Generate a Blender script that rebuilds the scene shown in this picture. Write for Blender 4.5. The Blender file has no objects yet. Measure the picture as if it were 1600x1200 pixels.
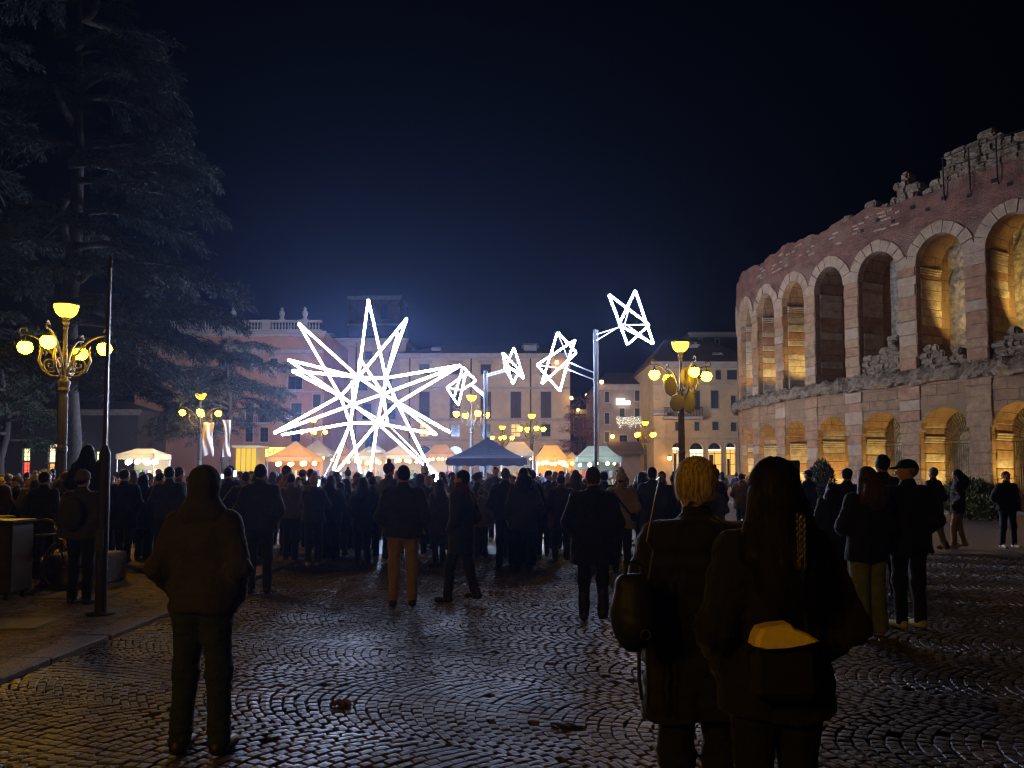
import bpy, bmesh, math, random
import numpy as np
from mathutils import Vector, Matrix, Euler

rng = random.Random(11)
nrng = np.random.default_rng(11)
SC = bpy.context.scene
COL = SC.collection
R = math.radians

# ------------------------------------------------------------------ camera
CAMZ, PITCH, FPX = 1.68, R(3.0), 1200.0
HORIZON = 742.0
_s = (HORIZON - 600.0) / FPX - math.tan(PITCH)
cam_data = bpy.data.cameras.new('camera')
cam_data.sensor_width = 36.0
cam_data.lens = 27.0
cam_data.shift_y = _s * FPX / 1600.0
cam_data.clip_start = 0.05
cam_data.clip_end = 900.0
cam = bpy.data.objects.new('camera', cam_data)
cam.location = (0, 0, CAMZ)
cam.rotation_euler = (math.pi / 2 + PITCH, 0, 0)
COL.objects.link(cam)
SC.camera = cam

# ------------------------------------------------------------------ night sky
world = bpy.data.worlds.new('World')
SC.world = world
world.use_nodes = True
wn = world.node_tree
wn.nodes.clear()
sky = wn.nodes.new('ShaderNodeTexSky')
sky.sky_type = 'NISHITA'
sky.sun_disc = False
sky.sun_elevation = R(-4.5)
sky.sun_rotation = R(-8)
sky.air_density = 1.0
sky.dust_density = 0.3
sky.ozone_density = 3.0
bg = wn.nodes.new('ShaderNodeBackground')
bg.inputs['Strength'].default_value = 0.004
wo = wn.nodes.new('ShaderNodeOutputWorld')
wn.links.new(sky.outputs[0], bg.inputs['Color'])
wn.links.new(bg.outputs[0], wo.inputs['Surface'])

# very weak sun lamp added as faint ambient light, no source in view
sun_data = bpy.data.lights.new('ambient_sun', 'SUN')
sun_data.energy = 0.004
sun_data.angle = R(0.5)
sun_data.color = (0.75, 0.85, 1.0)
sun = bpy.data.objects.new('ambient_sun', sun_data)
sun.rotation_euler = (R(50), 0, R(35))
COL.objects.link(sun)

vs = SC.view_settings
SC.display_settings.display_device = 'sRGB'
vs.view_transform = 'Standard'
vs.look = 'None'
vs.exposure = 0.58
vs.gamma = 1.0
vs.use_curve_mapping = False

cy = SC.cycles
cy.use_denoising = True
cy.denoiser = 'OPENIMAGEDENOISE'
cy.denoising_input_passes = 'RGB_ALBEDO_NORMAL'
cy.use_light_tree = True
cy.max_bounces = 4
cy.diffuse_bounces = 2
cy.glossy_bounces = 2
cy.transmission_bounces = 3
cy.transparent_max_bounces = 6
cy.volume_bounces = 0
cy.sample_clamp_indirect = 3.0
cy.sample_clamp_direct = 0.0
cy.caustics_reflective = False
cy.caustics_refractive = False
cy.pixel_filter_type = 'BLACKMAN_HARRIS'
cy.filter_width = 1.25
cy.use_adaptive_sampling = True
cy.adaptive_threshold = 0.02


def at(px, py, Y):
    """the point of the place that lies Y metres ahead, seen at pixel (px, py) of the 1600 x 1200 photograph"""
    u = (px - 800.0) / FPX
    v = (600.0 - py) / FPX + _s
    d = Vector((u, math.cos(PITCH) - v * math.sin(PITCH), math.sin(PITCH) + v * math.cos(PITCH)))
    t = Y / d.y
    return Vector((d.x * t, Y, CAMZ + d.z * t))


def gx(px, Y):
    return (px - 800.0) / FPX * Y / math.cos(PITCH) * math.cos(PITCH)
# ------------------------------------------------------------------ materials
MATS = {}


def mat(name, color, rough=0.7, metal=0.0, spec=0.4, var=0.0, vscale=6.0, bump=0.0, bscale=20.0, emit=None, estr=0.0,
        trans=0.0, translucent=0.0, sheen=0.0):
    if name in MATS:
        return MATS[name]
    m = bpy.data.materials.new(name)
    m.use_nodes = True
    nt = m.node_tree
    b = nt.nodes['Principled BSDF']
    c = (*color, 1.0)
    b.inputs['Base Color'].default_value = c
    b.inputs['Roughness'].default_value = rough
    b.inputs['Metallic'].default_value = metal
    b.inputs['Specular IOR Level'].default_value = spec
    if sheen:
        b.inputs['Sheen Weight'].default_value = sheen
        b.inputs['Sheen Roughness'].default_value = 0.35
    if trans:
        b.inputs['Transmission Weight'].default_value = trans
    tc = None
    if var or bump:
        tc = nt.nodes.new('ShaderNodeTexCoord')
    if var:
        n = nt.nodes.new('ShaderNodeTexNoise')
        n.inputs['Scale'].default_value = vscale
        n.inputs['Detail'].default_value = 6.0
        n.inputs['Roughness'].default_value = 0.65
        nt.links.new(tc.outputs['Object'], n.inputs['Vector'])
        r = nt.nodes.new('ShaderNodeValToRGB')
        r.color_ramp.elements[0].position = 0.3
        r.color_ramp.elements[1].position = 0.7
        r.color_ramp.elements[0].color = tuple(max(0, k * (1 - var)) for k in color) + (1,)
        r.color_ramp.elements[1].color = tuple(min(1, k * (1 + var)) for k in color) + (1,)
        nt.links.new(n.outputs['Fac'], r.inputs['Fac'])
        nt.links.new(r.outputs['Color'], b.inputs['Base Color'])
    if bump:
        n2 = nt.nodes.new('ShaderNodeTexNoise')
        n2.inputs['Scale'].default_value = bscale
        n2.inputs['Detail'].default_value = 8.0
        nt.links.new(tc.outputs['Object'], n2.inputs['Vector'])
        bp = nt.nodes.new('ShaderNodeBump')
        bp.inputs['Strength'].default_value = bump
        bp.inputs['Distance'].default_value = 0.05
        nt.links.new(n2.outputs['Fac'], bp.inputs['Height'])
        nt.links.new(bp.outputs['Normal'], b.inputs['Normal'])
    if emit is not None:
        b.inputs['Emission Color'].default_value = (*emit, 1)
        b.inputs['Emission Strength'].default_value = estr
    if translucent:
        tr = nt.nodes.new('ShaderNodeBsdfTranslucent')
        tr.inputs['Color'].default_value = c
        mx = nt.nodes.new('ShaderNodeMixShader')
        mx.inputs['Fac'].default_value = translucent
        out = nt.nodes['Material Output']
        nt.links.new(b.outputs[0], mx.inputs[1])
        nt.links.new(tr.outputs[0], mx.inputs[2])
        nt.links.new(mx.outputs[0], out.inputs['Surface'])
    MATS[name] = m
    return m


def emat(name, color, strength, sample=True):
    if name in MATS:
        return MATS[name]
    m = bpy.data.materials.new(name)
    m.use_nodes = True
    nt = m.node_tree
    nt.nodes.clear()
    e = nt.nodes.new('ShaderNodeEmission')
    e.inputs['Color'].default_value = (*color, 1)
    e.inputs['Strength'].default_value = strength
    o = nt.nodes.new('ShaderNodeOutputMaterial')
    nt.links.new(e.outputs[0], o.inputs['Surface'])
    if not sample:
        m.cycles.emission_sampling = 'NONE'
    MATS[name] = m
    return m


def masonry(name, c1, c2, joint, bw, bh, jw=0.02, var=0.35, bump=0.5, vscale=1.2, rough=0.85, offset=0.5, patch=None):
    """brick or ashlar courses on UV (metres), with stains and relief"""
    if name in MATS:
        return MATS[name]
    m = bpy.data.materials.new(name)
    m.use_nodes = True
    nt = m.node_tree
    b = nt.nodes['Principled BSDF']
    b.inputs['Roughness'].default_value = rough
    b.inputs['Specular IOR Level'].default_value = 0.25
    tc = nt.nodes.new('ShaderNodeTexCoord')
    br = nt.nodes.new('ShaderNodeTexBrick')
    br.offset = offset
    br.inputs['Scale'].default_value = 1.0
    br.inputs['Color1'].default_value = (*c1, 1)
    br.inputs['Color2'].default_value = (*c2, 1)
    br.inputs['Mortar'].default_value = (*joint, 1)
    br.inputs['Mortar Size'].default_value = jw
    br.inputs['Mortar Smooth'].default_value = 0.3
    br.inputs['Brick Width'].default_value = bw
    br.inputs['Row Height'].default_value = bh
    # wobble of the courses
    nz = nt.nodes.new('ShaderNodeTexNoise')
    nz.inputs['Scale'].default_value = 1.5
    nz.inputs['Detail'].default_value = 3
    nt.links.new(tc.outputs['UV'], nz.inputs['Vector'])
    mix = nt.nodes.new('ShaderNodeMixRGB')
    mix.blend_type = 'ADD'
    mix.inputs['Fac'].default_value = bh * 0.35
    nt.links.new(tc.outputs['UV'], mix.inputs['Color1'])
    nt.links.new(nz.outputs['Color'], mix.inputs['Color2'])
    nt.links.new(mix.outputs['Color'], br.inputs['Vector'])
    n = nt.nodes.new('ShaderNodeTexNoise')
    n.inputs['Scale'].default_value = vscale
    n.inputs['Detail'].default_value = 9
    n.inputs['Roughness'].default_value = 0.7
    nt.links.new(tc.outputs['UV'], n.inputs['Vector'])
    rp = nt.nodes.new('ShaderNodeValToRGB')
    rp.color_ramp.elements[0].position = 0.32
    rp.color_ramp.elements[1].position = 0.68
    rp.color_ramp.elements[0].color = (1 - var,) * 3 + (1,)
    rp.color_ramp.elements[1].color = (1 + var * 0.6,) * 3 + (1,)
    nt.links.new(n.outputs['Fac'], rp.inputs['Fac'])
    mul = nt.nodes.new('ShaderNodeMixRGB')
    mul.blend_type = 'MULTIPLY'
    mul.inputs['Fac'].default_value = 1.0
    nt.links.new(br.outputs['Color'], mul.inputs['Color1'])
    nt.links.new(rp.outputs['Color'], mul.inputs['Color2'])
    last = mul
    if patch is not None:
        pn = nt.nodes.new('ShaderNodeTexNoise')
        pn.inputs['Scale'].default_value = 0.55
        pn.inputs['Detail'].default_value = 5
        nt.links.new(tc.outputs['UV'], pn.inputs['Vector'])
        pr = nt.nodes.new('ShaderNodeValToRGB')
        pr.color_ramp.elements[0].position = 0.5
        pr.color_ramp.elements[1].position = 0.6
        nt.links.new(pn.outputs['Fac'], pr.inputs['Fac'])
        pm = nt.nodes.new('ShaderNodeMixRGB')
        nt.links.new(pr.outputs['Color'], pm.inputs['Fac'])
        nt.links.new(last.outputs['Color'], pm.inputs['Color1'])
        pm.inputs['Color2'].default_value = (*patch, 1)
        last = pm
    nt.links.new(last.outputs['Color'], b.inputs['Base Color'])
    n3 = nt.nodes.new('ShaderNodeTexNoise')
    n3.inputs['Scale'].default_value = 9
    n3.inputs['Detail'].default_value = 8
    nt.links.new(tc.outputs['UV'], n3.inputs['Vector'])
    ad = nt.nodes.new('ShaderNodeMath')
    ad.operation = 'MULTIPLY_ADD'
    ad.inputs[1].default_value = -0.7
    nt.links.new(br.outputs['Fac'], ad.inputs[0])
    nt.links.new(n3.outputs['Fac'], ad.inputs[2])
    bp = nt.nodes.new('ShaderNodeBump')
    bp.inputs['Strength'].default_value = bump
    bp.inputs['Distance'].default_value = 0.06
    nt.links.new(ad.outputs[0], bp.inputs['Height'])
    nt.links.new(bp.outputs['Normal'], b.inputs['Normal'])
    MATS[name] = m
    return m


# ------------------------------------------------------------------ objects
def tag(o, label=None, cat=None, group=None, kind=None):
    if label:
        o['label'] = label
    if cat:
        o['category'] = cat
    if group:
        o['group'] = group
    if kind:
        o['kind'] = kind
    return o


def link(o, parent=None):
    COL.objects.link(o)
    if parent is not None:
        o.parent = parent
    return o


def empty(name, loc=(0, 0, 0), rz=0.0):
    o = bpy.data.objects.new(name, None)
    o.location = loc
    o.rotation_euler = (0, 0, rz)
    o.empty_display_size = 0.2
    return link(o)


def mesh(name, verts, faces, m=None, uv=None, smooth=False, mats=None, fmat=None):
    me = bpy.data.meshes.new(name)
    v = verts.tolist() if isinstance(verts, np.ndarray) else [tuple(p) for p in verts]
    f = faces.tolist() if isinstance(faces, np.ndarray) else faces
    me.from_pydata(v, [], f)
    if mats:
        for k in mats:
            me.materials.append(k)
    elif m is not None:
        me.materials.append(m)
    if fmat is not None:
        me.polygons.foreach_set('material_index', np.asarray(fmat, dtype=np.int32))
    if uv is not None:
        ul = me.uv_layers.new(name='UVMap')
        idx = np.empty(len(me.loops), dtype=np.int32)
        me.loops.foreach_get('vertex_index', idx)
        ul.data.foreach_set('uv', np.asarray(uv, dtype=np.float32)[idx].ravel())
    if smooth:
        me.polygons.foreach_set('use_smooth', np.ones(len(me.polygons), dtype=bool))
    me.update()
    return me


def obj(name, me, parent=None, loc=None, rot=None, scale=None):
    o = bpy.data.objects.new(name, me)
    if loc is not None:
        o.location = loc
    if rot is not None:
        o.rotation_euler = rot
    if scale is not None:
        o.scale = scale
    return link(o, parent)


class MB:
    """collects shapes, then build() links them as ONE mesh object"""

    def __init__(s):
        s.v, s.f, s.uv = [], [], []

    def add(s, verts, faces, uv=None):
        k = len(s.v)
        s.v += [tuple(p) for p in verts]
        s.f += [tuple(i + k for i in q) for q in faces]
        s.uv += list(uv) if uv is not None else [(p[0] + p[1], p[2]) for p in verts]
        return s

    def box(s, x0, x1, y0, y1, z0, z1):
        v = [(x0, y0, z0), (x1, y0, z0), (x1, y1, z0), (x0, y1, z0), (x0, y0, z1), (x1, y0, z1), (x1, y1, z1), (x0, y1, z1)]
        f = [(0, 3, 2, 1), (4, 5, 6, 7), (0, 1, 5, 4), (1, 2, 6, 5), (2, 3, 7, 6), (3, 0, 4, 7)]
        return s.add(v, f)

    def bbox(s, x0, x1, y0, y1, z0, z1, b=0.02):
        """box with chamfered edges"""
        bm = bmesh.new()
        bmesh.ops.create_cube(bm, size=1.0)
        for w in bm.verts:
            w.co = Vector(((x0 + x1) / 2 + w.co.x * (x1 - x0), (y0 + y1) / 2 + w.co.y * (y1 - y0), (z0 + z1) / 2 + w.co.z * (z1 - z0)))
        bmesh.ops.bevel(bm, geom=list(bm.edges), offset=b, segments=1, affect='EDGES')
        bm.verts.index_update()
        v = [w.co[:] for w in bm.verts]
        f = [[w.index for w in q.verts] for q in bm.faces]
        bm.free()
        return s.add(v, f)

    def tube(s, pts, r, n=8, caps=True):
        pts = [Vector(p) for p in pts]
        rs = r if isinstance(r, (list, tuple)) else [r] * len(pts)
        prev = None
        rings = []
        for i, p in enumerate(pts):
            d = (pts[min(i + 1, len(pts) - 1)] - pts[max(i - 1, 0)])
            d = d.normalized() if d.length > 1e-9 else Vector((0, 0, 1))
            if prev is None:
                a = d.orthogonal().normalized()
            else:
                a = prev - d * prev.dot(d)
                a = a.normalized() if a.length > 1e-6 else d.orthogonal().normalized()
            prev = a
            c = d.cross(a)
            rings.append([p + (a * math.cos(2 * math.pi * k / n) + c * math.sin(2 * math.pi * k / n)) * rs[i] for k in range(n)])
        v = [q for g in rings for q in g]
        f = []
        for i in range(len(pts) - 1):
            for k in range(n):
                f.append((i * n + k, i * n + (k + 1) % n, (i + 1) * n + (k + 1) % n, (i + 1) * n + k))
        if caps:
            f.append(tuple(range(n - 1, -1, -1)))
            f.append(tuple((len(pts) - 1) * n + k for k in range(n)))
        return s.add(v, f)

    def lathe(s, prof, n=16, c=(0, 0, 0)):
        v, f = [], []
        for (r, z) in prof:
            for k in range(n):
                a = 2 * math.pi * k / n
                v.append((c[0] + r * math.cos(a), c[1] + r * math.sin(a), c[2] + z))
        for i in range(len(prof) - 1):
            for k in range(n):
                f.append((i * n + k, i * n + (k + 1) % n, (i + 1) * n + (k + 1) % n, (i + 1) * n + k))
        f.append(tuple(range(n - 1, -1, -1)))
        f.append(tuple((len(prof) - 1) * n + k for k in range(n)))
        return s.add(v, f)

    def build(s, name, m, parent=None, smooth=False, loc=None, rot=None):
        me = mesh(name, s.v, s.f, m, uv=s.uv, smooth=smooth)
        return obj(name, me, parent, loc, rot)

    def me(s, name, m, smooth=False):
        return mesh(name, s.v, s.f, m, uv=s.uv, smooth=smooth)


def copy_tree(o, parent=None):
    c = o.copy()
    COL.objects.link(c)
    c.parent = parent
    for ch in o.children:
        copy_tree(ch, c)
    return c


def lumpy(bm_or_v, amp, freq, seed=0):
    v = np.asarray(bm_or_v, dtype=float)
    out = v.copy()
    rs = np.random.default_rng(seed)
    for k in range(4):
        w = rs.normal(size=(3, 3)) * freq * (1.6 ** k)
        ph = rs.uniform(0, 6.28, 3)
        out += np.sin(v @ w + ph) * amp / (1.5 ** k)
    return out
# ------------------------------------------------------------------ ground, kerb, paving
M_joint = mat('paving_joint', (0.028, 0.026, 0.025), rough=0.8, var=0.4, vscale=3, bump=0.6, bscale=40)
g = MB().add([(-150, -60, -0.035), (150, -60, -0.035), (150, 170, -0.035), (-150, 170, -0.035)], [(0, 1, 2, 3)])
tag(g.build('ground', M_joint), kind='structure')


def sett_material():
    m = bpy.data.materials.new('porphyry_setts')
    m.use_nodes = True
    nt = m.node_tree
    b = nt.nodes['Principled BSDF']
    tc = nt.nodes.new('ShaderNodeTexCoord')
    geo = nt.nodes.new('ShaderNodeNewGeometry')
    rp = nt.nodes.new('ShaderNodeValToRGB')
    rp.color_ramp.elements[0].color = (0.062, 0.052, 0.050, 1)
    rp.color_ramp.elements[1].color = (0.145, 0.115, 0.105, 1)
    nt.links.new(geo.outputs['Random Per Island'], rp.inputs['Fac'])
    n = nt.nodes.new('ShaderNodeTexNoise')
    n.inputs['Scale'].default_value = 0.9
    n.inputs['Detail'].default_value = 8
    nt.links.new(geo.outputs['Position'], n.inputs['Vector'])
    mul = nt.nodes.new('ShaderNodeMixRGB')
    mul.blend_type = 'MULTIPLY'
    mul.inputs['Fac'].default_value = 0.8
    nt.links.new(rp.outputs['Color'], mul.inputs['Color1'])
    nt.links.new(n.outputs['Fac'], mul.inputs['Color2'])
    nt.links.new(mul.outputs['Color'], b.inputs['Base Color'])
    rr = nt.nodes.new('ShaderNodeMapRange')
    rr.inputs['From Min'].default_value = 0.3
    rr.inputs['From Max'].default_value = 0.7
    rr.inputs['To Min'].default_value = 0.42
    rr.inputs['To Max'].default_value = 0.68
    nt.links.new(n.outputs['Fac'], rr.inputs['Value'])
    nt.links.new(rr.outputs['Result'], b.inputs['Roughness'])
    n2 = nt.nodes.new('ShaderNodeTexNoise')
    n2.inputs['Scale'].default_value = 38
    n2.inputs['Detail'].default_value = 6
    nt.links.new(geo.outputs['Position'], n2.inputs['Vector'])
    bp = nt.nodes.new('ShaderNodeBump')
    bp.inputs['Strength'].default_value = 0.5
    bp.inputs['Distance'].default_value = 0.02
    nt.links.new(n2.outputs['Fac'], bp.inputs['Height'])
    nt.links.new(bp.outputs['Normal'], b.inputs['Normal'])
    b.inputs['Specular IOR Level'].default_value = 0.5
    MATS['porphyry_setts'] = m
    return m


M_sett = sett_material()

# arcs of setts: strips 1.4 m wide run across the view, in each the courses bulge to one side
KERB_X = -4.3
_strip, _rise, _course, _len = 1.55, 0.46, 0.090, 0.092
_rot = R(-16)
_c, _sn = math.cos(_rot), math.sin(_rot)
setts = []       # (x, y, angle, length, width)
for si in range(-8, 20):
    y0 = si * _strip
    n_along = int(_strip * 1.14 / _len)
    off = rng.uniform(0, _course)
    for ci in range(int(40 / _course)):
        xb = -20 + ci * _course + off
        k = n_along
        for j in range(k):
            t = (j + 0.5) / k
            w = 2 * t - 1
            xx = xb + _rise * w * w + rng.uniform(-0.006, 0.006) + 0.02 * math.sin(xb * 1.3 + si)
            yy = y0 + t * _strip + rng.uniform(-0.004, 0.004)
            slope = math.atan2(_rise * 4 * w / _strip, 1.0)
            ux, uy = xx, yy
            xx = ux + 0.10 * math.sin(uy * .9 + 1.3 * math.sin(ux * .6)) + .05 * math.sin(ux * 1.7 + uy * 1.1)
            yy = uy + 0.12 * math.sin(ux * .75 + 1.1 * math.sin(uy * .5 + 2)) + .04 * math.sin(ux * 2.1)
            X = xx * _c - yy * _sn
            Y = xx * _sn + yy * _c
            if Y < 3.3 or Y > 16.5 or X > 0.70 * Y + 1.9 or X > 12.25 or X < -0.70 * Y - 0.9 or X < KERB_X + 0.18:
                continue
            wear = .5 + .5 * math.sin(X * 1.1 + 2 * math.sin(Y * .8)) * math.sin(Y * 1.4 + X * .6)
            if rng.random() < .006:
                continue
            setts.append((X, Y, _rot - slope + rng.gauss(0, .05), _strip / k * math.sqrt(1 + math.tan(slope) ** 2) * rng.uniform(.90, 1.04), _course * math.cos(slope) * rng.uniform(.88, 1.03), -.007 * wear + rng.gauss(0, .0022)))

_variants = []
for vi in range(8):
    r = np.random.default_rng(100 + vi)
    hx, hy = 0.5, 0.5
    base = np.array([(-hx, -hy), (0, -hy), (hx, -hy), (hx, 0), (hx, hy), (0, hy), (-hx, hy), (-hx, 0)], float)
    base = base * 0.94 + r.normal(0, 0.028, base.shape)
    top = base * (0.86 + r.uniform(-0.03, 0.03)) + r.normal(0, 0.012, base.shape)
    tz = r.normal(0, 0.06, 2)
    vv = [(p[0], p[1], -0.030) for p in base] + [(p[0], p[1], -0.008) for p in base * 0.99]
    vv += [(p[0], p[1], 0.0 + 0.02 * (tz[0] * p[0] + tz[1] * p[1])) for p in top] + [(0, 0, 0.0035)]
    ff = []
    for a in range(2):
        for k in range(8):
            ff.append((a * 8 + k, a * 8 + (k + 1) % 8, (a + 1) * 8 + (k + 1) % 8, (a + 1) * 8 + k))
    for k in range(8):
        ff.append((16 + k, 16 + (k + 1) % 8, 24))
    _variants.append((np.array(vv), ff))

pav = empty('pavement')
tag(pav, kind='structure')
# the setts that show largest: nearest ones inside the frame, clear of the two women
vis = [s for s in setts if s[1] > 4.35 and -0.66 * s[1] < s[0] < 0.30 * s[1]]
vis.sort(key=lambda s: s[1] + 0.15 * abs(s[0] + 0.8))
near = vis[:300]
near_set = set((s[0], s[1]) for s in near)
_vm = [mesh('sett', v, f, M_sett) for (v, f) in _variants]
for i, s in enumerate(near):
    o = obj('sett', _vm[i % 8], pav, (s[0], s[1], s[5]), (rng.gauss(0, .022), rng.gauss(0, .022), s[2]), (s[4], s[3], 1))
V, F, off = [], [], 0
for s in setts:
    if (s[0], s[1]) in near_set:
        continue
    v, f = _variants[rng.randrange(8)]
    ca, sa = math.cos(s[2]), math.sin(s[2])
    q = v * np.array((s[4], s[3], 1.0))
    tx, ty = rng.gauss(0, .022), rng.gauss(0, .022)
    z = q[:, 2] + q[:, 0] * tx + q[:, 1] * ty + s[5]
    V.append(np.column_stack((q[:, 0] * ca - q[:, 1] * sa + s[0], q[:, 0] * sa + q[:, 1] * ca + s[1], z)))
    F += [tuple(i + off for i in q_) for q_ in f]
    off += len(v)
rest = obj('sett_field', mesh('sett_field', np.vstack(V), F, M_sett), pav)
rest['kind'] = 'stuff'


def far_paving_material():
    m = bpy.data.materials.new('distant_paving')
    m.use_nodes = True
    nt = m.node_tree
    b = nt.nodes['Principled BSDF']
    geo = nt.nodes.new('ShaderNodeNewGeometry')
    v = nt.nodes.new('ShaderNodeTexVoronoi')
    v.inputs['Scale'].default_value = 9
    nt.links.new(geo.outputs['Position'], v.inputs['Vector'])
    rp = nt.nodes.new('ShaderNodeValToRGB')
    rp.color_ramp.elements[0].color = (0.055, 0.048, 0.046, 1)
    rp.color_ramp.elements[1].color = (0.125, 0.10, 0.095, 1)
    nt.links.new(v.outputs['Color'], rp.inputs['Fac'])
    nt.links.new(rp.outputs['Color'], b.inputs['Base Color'])
    b.inputs['Roughness'].default_value = 0.42
    bp = nt.nodes.new('ShaderNodeBump')
    bp.inputs['Strength'].default_value = 0.6
    bp.inputs['Distance'].default_value = 0.02
    bp.invert = True
    nt.links.new(v.outputs['Distance'], bp.inputs['Height'])
    nt.links.new(bp.outputs['Normal'], b.inputs['Normal'])
    return m


M_far = far_paving_material()
f = MB()
f.add([(KERB_X + 0.18, 16.45, -0.004), (120, 16.45, -0.004), (120, 150, -0.004), (KERB_X + 0.18, 150, -0.004)], [(0, 1, 2, 3)])
f.add([(12.3, 3.0, -0.004), (120, 3.0, -0.004), (120, 16.45, -0.004), (12.3, 16.45, -0.004)], [(0, 1, 2, 3)])
f.add([(KERB_X + 0.18, -40, -0.004), (120, -40, -0.004), (120, 3.0, -0.004), (KERB_X + 0.18, 3.0, -0.004)], [(0, 1, 2, 3)])
f.add([(3.6, 3.0, -0.022), (12.3, 3.0, -0.022), (12.3, 16.45, -0.022)], [(0, 1, 2)])
tag(f.build('piazza', M_far), kind='structure')

# raised footway on the left with a granite kerb
M_foot = mat('footway_gravel', (0.20, 0.145, 0.09), rough=0.8, var=0.6, vscale=5, bump=1.3, bscale=16)
M_kerb = mat('kerb_granite', (0.20, 0.17, 0.14), rough=0.7, var=0.25, vscale=9, bump=0.4, bscale=40)
f = MB().box(-150, KERB_X - 0.13, -40, 150, -0.034, 0.03)
tag(f.build('footway', M_foot), kind='structure')
kerb = empty('kerb')
tag(kerb, kind='structure')
_km = [MB().bbox(-0.15, 0.15, 0.006, 0.994, -0.034, 0.036 + 0.003 * k, 0.014).me('kerb_stone', M_kerb) for k in range(3)]
for i in range(0, 36):
    obj('kerb_stone', _km[i % 3], kerb, (KERB_X + 0.02 + rng.uniform(-.012, .012), i * 1.0 + 2, rng.uniform(-.006, .006)), (0, 0, rng.uniform(-.008, .008)))
# a few flat slabs set in the footway
_sl = MB().bbox(-0.42, 0.42, -0.30, 0.30, 0.0, 0.035, 0.01).me('slab', M_kerb)
fw = bpy.data.objects['footway']
for (x, y, a) in ((-5.55, 8.55, .1), (-6.4, 8.6, .08), (-7.25, 8.68, .1), (-5.9, 10.6, 0.0), (-6.9, 11.0, .05)):
    obj('slab', _sl, fw, (x, y, 0.012), (0, 0, a))
# ------------------------------------------------------------------ the amphitheatre
PIERS = [(19.2, 61.6), (17.35, 58.6), (16.55, 55.3), (16.55, 51.9), (17.05, 48.6), (17.74, 45.3), (18.85, 42.2), (20.4, 39.2),
         (22.0, 36.0), (23.9, 33.2), (26.2, 30.6), (28.8, 28.2), (31.8, 26.2)]
_P = [Vector((x, y)) for x, y in PIERS]


def cr(t):
    i = max(0, min(len(_P) - 2, int(math.floor(t))))
    u = t - i
    p1, p2 = _P[i], _P[i + 1]
    p0 = _P[i - 1] if i > 0 else p1 * 2 - p2
    p3 = _P[i + 2] if i + 2 < len(_P) else p2 * 2 - p1
    return 0.5 * ((2 * p1) + (p2 - p0) * u + (2 * p0 - 5 * p1 + 4 * p2 - p3) * u * u + (3 * p1 - p0 - 3 * p2 + p3) * u ** 3)


def arena_frame(t):
    p = cr(t)
    d = (cr(t + 0.01) - cr(t - 0.01)).normalized()     # runs towards the camera
    n = Vector((d.y, -d.x))
    if n.x > 0:
        n = -n
    return p, d, n                                      # n points out to the piazza


def AF(t, n, z):
    p, d, nn = arena_frame(t)
    q = p + nn * n
    return (q.x, q.y, z)


_arc = [0.0]
for k in range(1, 241):
    _arc.append(_arc[-1] + (cr(k / 20) - cr((k - 1) / 20)).length)


def s_of(t):
    x = max(0.0, min(239.99, t * 20))
    i = int(x)
    return _arc[i] + (_arc[i + 1] - _arc[i]) * (x - i)


ST_A, ST_B = (0.325, 0.18, 0.082), (0.265, 0.155, 0.075)
M_stone = masonry('arena_ashlar', ST_A, ST_B, (0.10, 0.08, 0.07), 1.1, 0.52, 0.018, var=0.45, bump=0.8, vscale=1.3, patch=(0.225, 0.135, 0.068))
M_brick = masonry('arena_brickwork', (0.26, 0.10, 0.055), (0.19, 0.075, 0.046), (0.16, 0.11, 0.075), 0.34, 0.10, 0.016, var=0.55, bump=1.0, vscale=0.9,
                  patch=(0.21, 0.12, 0.075))
M_block = mat('arena_block', (0.30, 0.18, 0.088), rough=0.85, var=0.4, vscale=2.3, bump=1.0, bscale=9)
M_block2 = mat('arena_block_rosy', (0.295, 0.155, 0.078), rough=0.85, var=0.4, vscale=2.0, bump=1.0, bscale=8)
M_block3 = mat('arena_block_yellow', (0.40, 0.31, 0.21), rough=0.85, var=0.4, vscale=2.5, bump=1.0, bscale=9)
M_vous = mat('arena_voussoir', (0.35, 0.235, 0.14), rough=0.8, var=0.28, vscale=2.2, bump=0.8, bscale=10)
M_rubble = mat('arena_rubble', (0.21, 0.15, 0.09), rough=0.95, var=0.6, vscale=5.0, bump=1.6, bscale=14)
M_iron = mat('dark_iron', (0.03, 0.028, 0.027), rough=0.5, metal=0.6)
M_gallery = mat('gallery_wall', (0.30, 0.235, 0.15), rough=0.95, var=0.7, vscale=3.5, bump=1.6, bscale=6)

arena = empty('arena', (20.4, 39.2, 0))
tag(arena, 'ancient stone amphitheatre with two tiers of warmly lit arches and ruined rim', 'amphitheatre')
_inv = Matrix.Translation((-20.4, -39.2, 0))


def aobj(name, verts, faces, m, uv=None, parent=None, smooth=False):
    v = [(_p[0] - 20.4, _p[1] - 39.2, _p[2]) for _p in verts]
    return obj(name, mesh(name, v, faces, m, uv, smooth), parent or arena)


Z_SILL, Z_MID, Z_TOP = 7.0, 6.3, 16.0
LO = dict(hw=0.355, spring=3.75, rise=1.25, z0=0.0)
UP = dict(hw=0.350, spring=12.3, rise=1.36, z0=Z_SILL)
DEPTH = 1.9
NB = len(PIERS) - 1


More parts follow.
